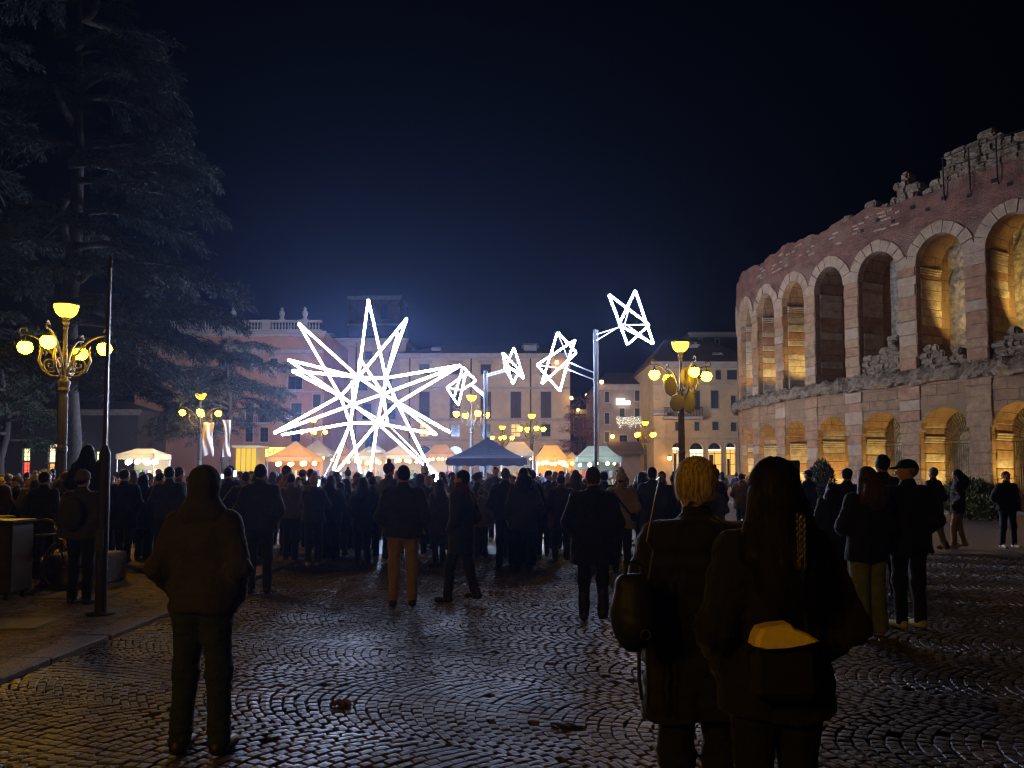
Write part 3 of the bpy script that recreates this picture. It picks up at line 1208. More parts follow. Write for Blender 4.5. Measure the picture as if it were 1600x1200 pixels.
def chimney(e, cx, Y, px, py0, py1, w=0.9, yb=3.0, roof_o=None):
    z0, z1 = at(800, py1, Y).z, at(800, py0, Y).z
    x = at(px, py1, Y).x - cx
    k = (Y + yb) / Y
    mb = MB().box(x - w / 2, x + w / 2, yb, yb + w, z0 - 2.2, z0 + (z1 - z0) * .62)
    mb.box(x - w * .68, x + w * .68, yb - w * .18, yb + w * 1.18, z0 + (z1 - z0) * .62, z0 + (z1 - z0) * .70)
    for s in (-1, 1):
        mb.box(x + s * w * .38 - .1, x + s * w * .38 + .1, yb + .05, yb + w - .05, z0 + (z1 - z0) * .70, z0 + (z1 - z0) * .86)
    mb.add([(x - w * .6, yb - .1, z0 + (z1 - z0) * .86), (x + w * .6, yb - .1, z0 + (z1 - z0) * .86), (x + w * .6, yb + w + .1, z0 + (z1 - z0) * .86),
            (x - w * .6, yb + w + .1, z0 + (z1 - z0) * .86), (x, yb + w / 2, z1)], [(0, 1, 4), (1, 2, 4), (2, 3, 4), (3, 0, 4)])
    mb.build('chimney', M_trim, e)


W = lambda x0, x1, y0, y1, s='shut', **k: dict(p=(x0, x1, y0, y1), s=s, **k)

# palazzo with the roof balustrade (left)
Yb = 80.0
e, cx, zt = building('palazzo', 'pink palazzo with a stone balustrade along its roof behind the trees', 210, 505, Yb, 518, M_pink, [
    W(422, 434, 560, 571), W(400, 411, 560, 571), W(450, 472, 588, 608, 'glass'), W(455, 471, 630, 650), W(384, 396, 629, 660), W(404, 421, 629, 660, 'glass'),
    W(383, 395, 668, 690, 'glass'), W(406, 419, 668, 690, 'glass'), W(489, 501, 616, 636), W(455, 469, 668, 690, 'glass'),
    W(330, 344, 629, 660), W(350, 364, 629, 660), W(310, 322, 588, 610), W(345, 357, 588, 608), W(270, 282, 629, 660)], roof=0, cornice=0.5)
wall_piece(e, cx, Yb, 'string_course', (210, 505, 547, 553), M_trim, -.35)
wall_piece(e, cx, Yb, 'string_course', (210, 505, 574, 576), M_trim, -.15)
wall_piece(e, cx, Yb, 'string_course', (210, 505, 611, 613), M_trim, -.15)
wall_piece(e, cx, Yb, 'string_course', (210, 505, 660, 662.5), M_trim, -.25)
wall_piece(e, cx, Yb, 'balcony', (381, 424, 661, 664), M_trim, -1.0)
for px in np.linspace(382, 423, 15):
    x = at(px, 655, Yb).x - cx
    MB().box(x - .02, x + .02, -.97, -.93, at(800, 661, Yb).z, at(800, 651, Yb).z).build('baluster', M_iron, e)
zb_, z1_ = at(800, 517.5, Yb).z, at(800, 501, Yb).z
x0, x1 = at(212, 510, Yb).x - cx, at(503, 510, Yb).x - cx
MB().box(x0, x1, -.35, .15, zb_, zb_ + .16).build('balustrade_plinth', M_trim, e)
MB().box(x0, x1, -.38, .18, z1_ - .18, z1_).build('balustrade_rail', M_trim, e)
_bal = MB().lathe([(.10, 0), (.10, .05), (.055, .1), (.11, .3), (.06, .55), (.045, .65), (.09, .72), (.09, .76)], 8).me('baluster', M_trim)
hb = z1_ - .18 - zb_ - .16
nbal = 0
for k in range(60):
    x = x0 + .3 + k * (x1 - x0 - .6) / 59
    if k % 12 in (5, 6):
        if k % 12 == 5:
            MB().box(x - .1, x + .75, -.42, .22, zb_ + .001, z1_ + .02).build('pedestal', M_trim, e)
        continue
    obj('baluster', _bal, e, (x, -.1, zb_ + .16), None, (1, 1, hb / .76))
for px in (365, 441, 477, 300):
    x = at(px, 500, Yb).x - cx
    MB().lathe([(.34, 0), (.34, .12), (.16, .2), (.20, .32), (.30, .6), (.30, .85), (.16, 1.0), (.12, 1.12), (.2, 1.2), (.03, 1.4)], 10, (x, -.1, z1_ + .021)).build('finial', M_trim, e, smooth=True)

# block between, lower and paler
Yb = 92.0
e, cx, zt = building('town_house', 'plain rose town house directly behind the big star', 478, 634, Yb, 529, M_rose, [
    W(527, 541, 549, 562), W(570, 582, 549, 562), W(607, 619, 549, 562), W(527, 539, 588, 610), W(560, 574, 588, 610), W(600, 612, 588, 610), W(520, 534, 630, 655), W(566, 580, 630, 655),
    W(604, 618, 630, 655), W(527, 541, 675, 700, 'glass'), W(570, 584, 675, 700, 'glass')], roof=1.6, cornice=.4)
wall_piece(e, cx, Yb, 'string_course', (480, 632, 540, 542), M_trim, -.2)
wall_piece(e, cx, Yb, 'string_course', (480, 632, 620, 622), M_trim, -.2)
drainpipe(e, cx, Yb, 556, 531, 742)
chimney(e, cx, Yb, 505, 512, 527)

# brick tower far behind
Yb = 128.0
e, cx, zt = building('brick_tower', 'square brick tower rising behind the roofs above the star', 544, 624, Yb, 463, M_brick, [
    W(572, 583, 474, 500, 'plain', arch=True), W(594, 606, 474, 500, 'plain', arch=True), W(553, 562, 474, 500, 'plain', arch=True)], depth=8.5, roof=.5, cornice=.35, trim=False)
wall_piece(e, cx, Yb, 'string_course', (543, 625, 506, 508.5), M_trim, -.3)

# long palazzo in the centre
Yb = 88.0
ws = []
for px, lit in ((663, 0), (711, 0), (759, 0), (806, 0), (853, 0)):
    ws.append(W(px - 8, px + 8, 569, 585, hood=False, sm=M_shutb))
    ws.append(W(px - 8, px + 8, 612, 653, hood=False, sm=M_shutb))
    ws.append(W(px - 7, px + 7, 663, 682, 'lit' if px in (663, 806) else 'glass'))
ws += [W(px - 11, px + 11, 697, 742, 'glass', arch=True) for px in (663, 711, 759, 806, 853)]
e, cx, zt = building('palazzo', 'long cream palazzo with tall brown shutters and drainpipes between its windows', 624, 891, Yb, 553, M_cream, ws, roof=2.2, cornice=.5)
for px in (663, 711, 759, 806, 853):
    wall_piece(e, cx, Yb, 'window_hood', (px - 12, px + 12, 564, 566.5), M_trim, -.35)
wall_piece(e, cx, Yb, 'string_course', (625, 890, 605, 607.5), M_trim, -.2)
wall_piece(e, cx, Yb, 'string_course', (625, 890, 654, 658), M_trim, -.4)
wall_piece(e, cx, Yb, 'string_course', (625, 890, 686, 689), M_trim, -.25)
for px in (640, 736, 829):
    drainpipe(e, cx, Yb, px, 555, 742)
chimney(e, cx, Yb, 680, 538, 551, .9, 1.2)
chimney(e, cx, Yb, 829, 531, 551, 1.5, 1.5)
chimney(e, cx, Yb, 710, 522, 545, .9, 7)
chimney(e, cx, Yb, 766, 524, 545, 1.1, 7)
chimney(e, cx, Yb, 790, 528, 545, 1.1, 7)

# dark flank of the alley with wall lights
Yb = 96.0
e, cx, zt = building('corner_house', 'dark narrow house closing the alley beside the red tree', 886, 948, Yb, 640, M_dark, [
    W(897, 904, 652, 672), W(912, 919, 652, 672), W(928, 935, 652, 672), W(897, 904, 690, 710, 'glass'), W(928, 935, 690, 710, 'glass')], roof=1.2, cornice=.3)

# grey-brown block with the lit sign
Yb = 82.0
e, cx, zt = building('town_house', 'grey-brown block carrying a white lit sign and a curtain of fairy lights', 936, 1030, Yb, 601, M_greyb, [
    W(968, 976, 638, 655), W(992, 1000, 638, 655), W(1010, 1017, 638, 655), W(945, 952, 612, 628), W(992, 1000, 610, 626), W(1010, 1017, 610, 626), W(945, 952, 645, 662), W(945, 952, 675, 690),
    W(968, 980, 680, 694, 'glass'), W(995, 1010, 680, 694, 'glass')], roof=2.2, cornice=.35)
greyblock, gcx, gY = e, cx, Yb
# awning
aw = MB()
xa, xb = at(948, 700, Yb).x - cx, at(1024, 700, Yb).x - cx
za, zb2 = at(800, 690, Yb).z, at(800, 704, Yb - 3).z
aw.add([(xa, -.02, za), (xb, -.02, za), (xb, -3, zb2), (xa, -3, zb2), (xa, -.02, za - .05), (xb, -.02, za - .05), (xb, -3, zb2 - .05), (xa, -3, zb2 - .05), (xb, -3.0, zb2 - .4), (xa, -3.0, zb2 - .4)],
       [(0, 1, 2, 3), (4, 7, 6, 5), (0, 3, 7, 4), (1, 5, 6, 2), (6, 7, 9, 8)])
aw.build('awning', mat('awning_canvas', (0.15, 0.10, 0.08), rough=.9, var=.2), e)

# cornered palazzo on the right with shop arches
Yb = 74.0
shop = emat('shop_glow', (1.0, 0.60, 0.20), .9)
shopw = emat('shop_glow_pale', (1.0, 0.86, 0.50), 1.3)
shopo = emat('shop_glow_orange', (1.0, 0.48, 0.10), .9)
ws = [W(1118, 1127, 578, 593), W(1136, 1152, 578, 593), W(1111, 1123, 610, 638, hood=True), W(1142, 1150, 618, 642), W(1113, 1123, 659, 672), W(1142, 1151, 660, 674), W(1055, 1063, 659, 673),
      W(1060, 1069, 610, 640), W(1085, 1094, 610, 640), W(1085, 1093, 659, 673), W(1063, 1072, 578, 592), W(1088, 1097, 578, 592),
      W(1051, 1066, 692, 742, 'lit', arch=True, pm=shop), W(1078, 1099, 692, 742, 'lit', arch=True, pm=shopw), W(1107, 1127, 692, 742, 'lit', arch=True, pm=shopo), W(1135, 1149, 692, 742, 'lit', arch=True, pm=shopo),
      W(1025, 1028.5, 590, 622), W(1033, 1037, 612, 640), W(1024, 1029, 660, 675), W(1158, 1166, 692, 742, 'lit', arch=True, pm=shop)]
e, cx, zt = building('palazzo', 'ochre corner palazzo with glowing shop arches beside the arena', 1021, 1180, Yb, 566, M_ochre, ws, roof=3.4, cornice=.5)
wall_piece(e, cx, Yb, 'string_course', (1021, 1180, 600, 602), M_trim, -.2)
wall_piece(e, cx, Yb, 'string_course', (1021, 1180, 684, 686.5), M_trim, -.25)
wall_piece(e, cx, Yb, 'corner_pilaster', (1021, 1040, 568, 742), M_ochre, -.12)
wall_piece(e, cx, Yb, 'balcony', (1034, 1094, 652, 656), M_trim, -1.1)
wall_piece(e, cx, Yb, 'balcony', (1018, 1040, 645, 650), M_trim, -1.0)
for px in np.linspace(1034.5, 1093.5, 26):
    x = at(px, 645, Yb).x - cx
    MB().box(x - .018, x + .018, -1.08, -1.04, at(800, 651.9, Yb).z, at(800, 639, Yb).z).build('baluster', M_iron, e)
wall_piece(e, cx, Yb, 'handrail', (1034, 1094, 638, 639), M_iron, -1.1, -1.02)
for (px, py) in ((1058, 696), (1088, 700), (1117, 700), (1142, 700)):
    x = at(px, py, Yb).x - cx
chimney(e, cx, Yb, 1096, 520, 545, 1.2, 4)
chimney(e, cx, Yb, 1128, 545, 560, .8, 1.5)
# curved higher roof behind it
Yb2 = 92.0
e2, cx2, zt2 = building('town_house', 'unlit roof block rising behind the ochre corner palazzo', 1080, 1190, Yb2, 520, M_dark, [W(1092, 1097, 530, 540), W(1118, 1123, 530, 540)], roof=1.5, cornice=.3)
# left far: low shop fronts seen under the trees
Yb = 74.0
gl_g = emat('shop_glow_greenish', (0.75, 0.85, 0.35), 1.6)
gl_r = emat('shop_glow_red', (1.0, 0.05, 0.03), 3.0)
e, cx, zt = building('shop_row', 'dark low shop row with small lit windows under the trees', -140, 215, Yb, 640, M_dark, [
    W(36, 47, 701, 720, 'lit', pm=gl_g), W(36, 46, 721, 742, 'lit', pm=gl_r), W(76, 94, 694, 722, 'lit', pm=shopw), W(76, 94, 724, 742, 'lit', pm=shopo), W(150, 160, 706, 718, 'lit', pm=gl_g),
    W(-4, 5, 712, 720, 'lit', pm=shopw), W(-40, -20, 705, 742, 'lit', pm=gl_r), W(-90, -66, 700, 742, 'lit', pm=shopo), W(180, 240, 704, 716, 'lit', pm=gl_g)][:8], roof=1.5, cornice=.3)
# ------------------------------------------------------------------ star sculptures
M_led = emat('led_tube', (0.54, 0.66, 1.0), 110.0)
M_alu = mat('aluminium', (0.45, 0.46, 0.48), rough=0.4, metal=0.9)
M_steelpole = mat('galvanised_pole', (0.06, 0.062, 0.068), rough=0.5, metal=0.3, var=.2, vscale=3)


def star(label, group, base, nodes, edges, r, dim=(), struts=(), n=6):
    """nodes: name -> (px, py, Y); edges: pairs. Each lit tube is a part with end caps"""
    e = empty('star_sculpture', base)
    tag(e, label, 'star', group)
    P = {}
    for k, (px, py, Y) in nodes.items():
        P[k] = at(px, py, Y) - Vector(base)
    for (a, b) in edges:
        A, B = P[a], P[b]
        d = (B - A).normalized()
        MB().tube([A + d * r * .4, B - d * r * .4], r, n).build('light_tube', M_led, e)
    for (a, b) in dim:
        MB().tube([P[a], P[b]], r * .6, 6).build('frame_tube', M_alu, e)
    for k, p in P.items():
        MB().lathe([(r * .3, -r * 1.25), (r * 1.05, -r * .8), (r * 1.3, 0), (r * 1.05, r * .8), (r * .3, r * 1.25)], 8, tuple(p)).build('joint', M_alu, e)
    return e, P


def zz(zx, zy, Y):      # pixel of the 4x enlargement of the photo's centre
    return (400 + zx / 4.0, 440 + zy / 4.0, Y)


SY = 44.0
N = {
    'A': zz(640, 598, SY - 1.4), 'B': zz(812, 603, SY + .9), 'C': zz(528, 715, SY + .3), 'D': zz(795, 702, SY - 1.5), 'E': zz(608, 768, SY - 1.7), 'F': zz(588, 885, SY + .2),
    'G': zz(758, 884, SY - 1.0), 'H': zz(882, 760, SY + .6), 'I': zz(822, 890, SY + 1.4), 'J': zz(602, 622, SY + 1.5),
    'T1': zz(702, 110, SY + .2), 'T2': zz(944, 228, SY + 1.4), 'T2b': zz(890, 318, SY - 1.6), 'T3': zz(264, 258, SY - .8), 'T4': zz(200, 488, SY + 1.6), 'T5': zz(222, 556, SY - 1.6),
    'T6': zz(108, 948, SY - 2.4), 'T6b': zz(160, 958, SY - .4), 'T13': zz(1214, 944, SY - 1.8), 'T14': zz(1130, 956, SY + .8), 'T15': zz(1282, 522, SY - .6), 'A2': zz(648, 480, SY - 2.3),
}


def foot(zx, zy, node, Y):
    """run the leg on to the paving along the line seen in the photo"""
    a = N[node]
    b = zz(zx, zy, Y)
    pa, pb = at(*a), at(*b)
    t = (0.06 - pa.z) / (pb.z - pa.z)
    px = a[0] + (b[0] - a[0]) * t
    py = a[1] + (b[1] - a[1]) * t
    # depth where the line of the leg meets z = 0.06
    q = pa + (pb - pa) * t
    u = HORIZON
    ppy = HORIZON + (CAMZ - .06) / q.y * FPX
    ppx = 800 + q.x / q.y * FPX
    return (ppx, ppy, q.y)


N['F1'] = foot(492, 1150, 'F', SY - 1.6)
N['F2'] = foot(552, 1128, 'G', SY + 1.5)
N['F3'] = foot(650, 1186, 'F', SY - .8)
N['F4'] = foot(720, 1138, 'G', SY + .8)
N['F5'] = foot(1035, 1134, 'G', SY - 1.8)
N['F6'] = foot(1085, 1172, 'H', SY + 1.2)
E = [('T1', 'A'), ('T1', 'B'), ('T2', 'A'), ('T2', 'B'), ('T2b', 'B'), ('T3', 'A'), ('T3', 'C'), ('C', 'F'), ('T4', 'A'), ('T4', 'C'), ('T5', 'A'), ('T5', 'C'), ('T6', 'C'), ('T6', 'E'), ('T6b', 'F'),
     ('T13', 'D'), ('T13', 'H'), ('T14', 'G'), ('T14', 'H'), ('T15', 'B'), ('T15', 'D'), ('T15', 'H'), ('A2', 'A'), ('A2', 'D'),
     ('A', 'B'), ('A', 'D'), ('A', 'E'), ('C', 'A'), ('C', 'E'), ('E', 'D'), ('D', 'G'), ('E', 'G'), ('F', 'G'), ('G', 'I'), ('E', 'F'), ('G', 'H'), ('B', 'D'), ('J', 'E'), ('D', 'I'), ('B', 'H'),
     ('F', 'F1'), ('G', 'F2'), ('F', 'F3'), ('G', 'F4'), ('G', 'F5'), ('H', 'F6')]
DIM = [('I', 'F5'), ('E', 'I'), ('J', 'B'), ('F', 'F2'), ('C', 'J')]
sx = at(575, 700, SY).x
star('huge white many-spiked star of light tubes standing on the square', 'white light stars', (sx, SY, 0), N, E, 0.062, DIM, n=6)


def z2(zx, zy, Y):
    return (800 + zx / 4.0, 440 + zy / 4.0, Y)


def z8(zx, zy, Y):
    return (600 + zx / 5.0, 520 + zy / 5.0, Y)


# the four small stars of the tail
Y4 = 28.5
S4 = {'a': z2(605, 80, Y4 - .3), 'b': z2(770, 55, Y4 + .4), 'c': z2(885, 390, Y4 - .3), 'd': z2(722, 395, Y4 + .3), 'e': z2(668, 270, Y4), 'f': z2(858, 270, Y4 + .3), 'g': z2(742, 130, Y4 + .8), 'h': z2(705, 262, Y4 + .7)}
e4, P4 = star('highest small white star, leaning on a bracket above the taller pole', 'white light stars', tuple(at(745, 240, Y4)), S4,
              [('a', 'f'), ('a', 'd'), ('b', 'e'), ('b', 'c'), ('d', 'f'), ('e', 'c')], 0.034, [('g', 'h'), ('e', 'f'), ('h', 'c')])
Y3 = 30.6
S3 = {'a': z2(285, 315, Y3 - .4), 'b': z2(395, 365, Y3 + .3), 'c': z2(156, 520, Y3), 'd': z2(185, 640, Y3 - .3), 'e': z2(300, 686, Y3 + .3), 'f': z2(404, 445, Y3 + .2), 'g': z2(352, 482, Y3 - .4), 'h': z2(340, 545, Y3 - .4)}
e3, P3 = star('small white star hung on the lower bracket of the taller pole', 'white light stars', tuple(at(880, 565, Y3)), S3,
              [('a', 'd'), ('b', 'c'), ('a', 'f'), ('f', 'd'), ('c', 'e'), ('e', 'g'), ('b', 'g')], 0.034, [('a', 'g'), ('c', 'h')])
Y2 = 40.5
S2 = {'a': z8(1015, 115, Y2), 'b': z8(1094, 360, Y2 - .4), 'c': z8(1006, 400, Y2 + .4), 'd': z8(925, 155, Y2 - .3), 'e': z8(942, 285, Y2 + .3), 'f': z8(1062, 295, Y2 + .3), 'g': z8(935, 230, Y2 - .5)}
star('small white star beside the upper bracket of the shorter pole', 'white light stars', tuple(at(801, 570, Y2)), S2,
     [('a', 'b'), ('a', 'e'), ('d', 'f'), ('d', 'c'), ('c', 'f'), ('g', 'b'), ('e', 'f')], 0.040, [('e', 'c'), ('d', 'e')])
Y1 = 42.6
S1 = {'a': z8(615, 265, Y1 - .3), 'b': z8(720, 375, Y1 + .2), 'c': z8(580, 566, Y1), 'd': z8(490, 430, Y1 + .3), 'e': z8(640, 318, Y1 + .5), 'f': z8(612, 446, Y1 - .3), 'g': z8(552, 492, Y1 - .4)}
star('smallest white star close to the tip of the huge star', 'white light stars', tuple(at(721, 603, Y1)), S1,
     [('a', 'b'), ('b', 'f'), ('f', 'c'), ('d', 'c'), ('d', 'e'), ('a', 'g'), ('e', 'c')], 0.040, [('e', 'b'), ('d', 'f')])


def star_pole(label, px, py_top, Y, r, arms):
    b = at(px, py_top, Y)
    e = empty('star_pole', (b.x, Y, 0))
    tag(e, label, 'pole', 'poles carrying the stars')
    MB().lathe([(r, 0.3), (r, b.z - .05), (r * .95, b.z)], 12).build('mast', M_steelpole, e, smooth=False)
    MB().tube([(r * 1.5, -.0, .6), (r * 1.5, -.0, b.z - .02)], r * .35, 6).build('highlight_strip', M_alu, e)  # pale strip added along the mast, drawn as its lit edge
    MB().bbox(-.55, .55, -.55, .55, 0, .3, .03).build('ballast', mat('ballast_concrete', (.25, .25, .25), rough=.9, var=.2), e)
    for (p0, p1) in arms:
        A = at(*p0) - Vector((b.x, Y, 0))
        B = at(*p1) - Vector((b.x, Y, 0))
        MB().tube([A, B], 0.028 * Y / 34, 6).build('bracket_arm', M_alu, e)
        MB().lathe([(r * 1.25, -.06), (r * 1.25, .06)], 10, (0, 0, A.z)).build('clamp', M_steelpole, e)
    return e


star_pole('taller steel pole holding two small stars on slim brackets', 930, 515, 30.0, .068,
          [((930, 523, 30), z2(655, 290, Y4)), ((930, 533, 30), z2(668, 285, Y4)), ((930, 583, 30), z2(355, 505, Y3)), ((930, 594, 30), z2(345, 548, Y3))])
star_pole('shorter steel pole behind the dark gazebo with two small stars', 758, 579, 41.5, .07,
          [((758, 586, 41.5), z8(940, 285, Y2)), ((758, 589, 41.5), z8(945, 300, Y2)), ((758, 616, 41.5), z8(690, 405, Y1)), ((758, 621, 41.5), z8(680, 410, Y1))])

# ------------------------------------------------------------------ street lamps
M_castiron = mat('painted_cast_iron', (0.036, 0.034, 0.030), rough=0.45, metal=0.3, var=.25, vscale=8, bump=.3, bscale=30)
M_globe = emat('lamp_globe', (1.0, 0.49, 0.0035), 115.0)
M_bowl = emat('lamp_bowl', (1.0, 0.50, 0.016), 9.0)


def lamp_meshes():
    D = {}
    sh = MB().lathe([(.42, 0), (.42, .12), (.34, .16), (.34, .55), (.28, .62), (.20, .70), (.23, .85), (.16, 1.0), (.125, 1.2), (.115, 2.6), (.135, 2.66), (.135, 2.76), (.11, 2.82), (.095, 4.2),
                     (.10, 4.25), (.15, 4.32), (.13, 4.4), (.155, 4.5), (.15, 4.58), (.10, 4.62), (.07, 4.75), (.06, 5.2), (.045, 6.0), (.07, 6.05), (.05, 6.12), (.10, 6.2), (.07, 6.26), (.12, 6.33)], 16)
    # flutes of the shaft
    for k in range(8):
        a = 2 * math.pi * k / 8
        sh.tube([(.116 * math.cos(a), .116 * math.sin(a), 1.25), (.098 * math.cos(a), .098 * math.sin(a), 4.15)], .018, 5)
    D['column'] = sh.me('column', M_castiron, smooth=False)
    D['bowl'] = MB().lathe([(.10, 6.335), (.17, 6.37), (.25, 6.46), (.295, 6.58), (.305, 6.66), (.29, 6.70), (.2, 6.72)], 20).me('bowl_light', M_bowl, True)
    D['cap'] = MB().lathe([(.31, 6.665), (.32, 6.70), (.29, 6.735), (.15, 6.78), (.03, 6.80)], 16).me('bowl_cap', M_castiron, True)
    # one scrolled arm in the xz plane
    arm = MB()
    pts = []
    for k in range(17):
        t = k / 16
        # rises from the capital, sweeps out, hooks at the tip
        x = .06 + 1.02 * t ** 1.5
        z = 4.72 + .15 * t + .98 * math.sin(min(1, t * 1.05) * math.pi / 2) ** 1.1
        pts.append((x, 0, z))
    arm.tube(pts, [.038 - .018 * k / 16 for k in range(17)], 7)
    cx, cz = 1.16, 5.90
    arm.tube([(1.08 + .10 * math.sin(a), 0, 5.93 - .10 * math.cos(a) + .0) for a in np.linspace(0, 4.6, 12)], .024, 6)
    # inner scrolls
    def spiral(cx, cz, r0, a0, turns, n=22, th=.03, sgn=1):
        p = []
        for k in range(n):
            u = k / (n - 1)
            r_ = r0 * (1 - .8 * u)
            a = a0 + sgn * turns * 2 * math.pi * u
            p.append((cx + r_ * math.cos(a), 0, cz + r_ * math.sin(a)))
        return p
    arm.tube(spiral(.36, 5.02, .22, -2.4, 1.5), .022, 6)
    arm.tube(spiral(.58, 5.36, .12, -2.2, 1.2, sgn=-1), .016, 6)
    arm.tube([(.10, 0, 4.7), (.35, 0, 4.72), (.55, 0, 4.86), (.66, 0, 5.15), (.60, 0, 5.42), (.66, 0, 5.55)], [.02, .03, .036, .038, .022, .012], 7)
    arm.tube([(.2, 0, 5.2), (.36, 0, 5.34), (.5, 0, 5.5), (.52, 0, 5.66)], [.014, .022, .018, .01], 6)
    arm.tube([(1.02, 0, 5.82), (1.02, 0, 5.66)], .016, 6)
    arm.lathe([(.03, 5.72), (.10, 5.68), (.13, 5.62), (.12, 5.60)], 12, (1.02, 0, 0))
    D['arm'] = arm.me('scroll_arm', M_castiron, True)
    bm = bmesh.new()
    bmesh.ops.create_icosphere(bm, subdivisions=2, radius=.19)
    me = bpy.data.meshes.new('globe')
    bm.to_mesh(me); bm.free()
    me.materials.append(M_globe)
    me.polygons.foreach_set('use_smooth', np.ones(len(me.polygons), dtype=bool))
    D['globe'] = me
    return D


LM = lamp_meshes()


def street_lamp(label, px, py_top, Y, rot=0.0, x=None, s=None):
    if x is None:
        p = at(px, py_top, Y)
        x, s = p.x, p.z / 6.8
    e = empty('street_lamp', (x, Y, 0), rot)
    e.scale = (s, s, s)
    tag(e, label, 'street lamp', 'cast iron street lamps of the square')
    obj('column', LM['column'], e)
    obj('bowl_light', LM['bowl'], e)
    obj('bowl_cap', LM['cap'], e)
    for k in range(4):
        a = obj('scroll_arm', LM['arm'], e, None, (0, 0, k * math.pi / 2))
        obj('globe', LM['globe'], a, (1.02, 0, 5.49))
    return e


lampL = street_lamp('large ornate street lamp with glowing globes nearest the cedar', 104, 470, 17.5, R(8))
street_lamp('ornate street lamp beside the hanging white banners', 314, 612, 46.0, R(20))
street_lamp('ornate street lamp glowing behind the lower spike of the huge star', 490, 652, 70.0, R(10))
street_lamp('ornate street lamp behind the shorter star pole', 737, 615, 47.0, R(25))
street_lamp('ornate street lamp over the peak of the dark gazebo', 785, 664, 76.0, R(12))
street_lamp('ornate street lamp in front of the orange tent', 831, 645, 60.0, R(20))
street_lamp('ornate street lamp before the awning and fairy lights', 1008, 657, 68.0, R(40))
lampR = street_lamp('large ornate street lamp with grey discs in front of the ochre palazzo', 1063, 530, 24.0, R(14))
# the lamp at the photographer's back, which lights the nearest people from behind
street_lamp('ornate street lamp standing behind the photographer', 0, 0, -4.5, R(10), x=-5.6, s=.9)

# grey discs (loudspeaker covers) on the right-hand lamp
M_disc = mat('grey_disc', (0.035, 0.037, 0.044), rough=.6, var=.1)
sc = lampR.scale[0]
for (px, py, rx, rz, dy) in ((1043, 604, .22, .34, -.25), (1071, 590, .26, .42, -.3), (1053, 630, .26, .30, -.28), (1073, 627, .22, .42, -.34), (1084, 585, .18, .36, .2), (1083, 632, .16, .24, .2)):
    q = (at(px, py, 24.0 + dy) - Vector(lampR.location)) / sc
    mb = MB().lathe([(.02, -.5), (.93, -.5), (1, -.3), (1, .3), (.93, .5), (.02, .5)], 24)
    mb.v = [(v[0] * rx, v[2] * .05, v[1] * rz) for v in mb.v]
    o = mb.build('disc', M_disc, lampR, False, q, (rng.uniform(-.02, .10), rng.uniform(-.2, .2), rng.uniform(-.5, .3)))
    o.rotation_euler.z -= R(14)
# ------------------------------------------------------------------ market stalls and tents
KEEP = []       # (x, y, radius) kept free of people
for o in bpy.data.objects:
    if o.parent is None and o.name.split('.')[0] in ('street_lamp', 'star_pole'):
        KEEP.append((o.location.x, o.location.y, .75))
for k in ('F1', 'F2', 'F3', 'F4', 'F5', 'F6'):
    p = at(*N[k])
    KEEP.append((p.x, p.y, .6))
KEEP.append((sx, SY, 2.6))

M_bulb = emat('stall_bulb', (1.0, 0.62, 0.14), 21.0)
M_bulbc = emat('stall_bulb_cool', (0.85, 1.0, 0.82), 12.0)
M_bulbw = emat('stall_bulb_white', (1.0, 0.93, 0.70), 15.0)
M_wood = mat('stall_wood', (.22, .13, .07), rough=.7, var=.3, vscale=5)
M_white = mat('white_cloth', (.62, .60, .56), rough=.85, var=.08)
_bb = bmesh.new()
bmesh.ops.create_icosphere(_bb, subdivisions=1, radius=1.0)
BULB = {}
for nm, mm in (('w', M_bulb), ('c', M_bulbc), ('n', M_bulbw)):
    me = bpy.data.meshes.new('bulb')
    _bb.to_mesh(me)
    me.materials.append(mm)
    BULB[nm] = me
_bb.free()
GOODS = [mat('goods_%d' % i, c, rough=.6) for i, c in enumerate(((.45, .08, .05), (.5, .35, .1), (.1, .25, .12), (.5, .45, .38), (.12, .1, .35), (.55, .2, .05)))]


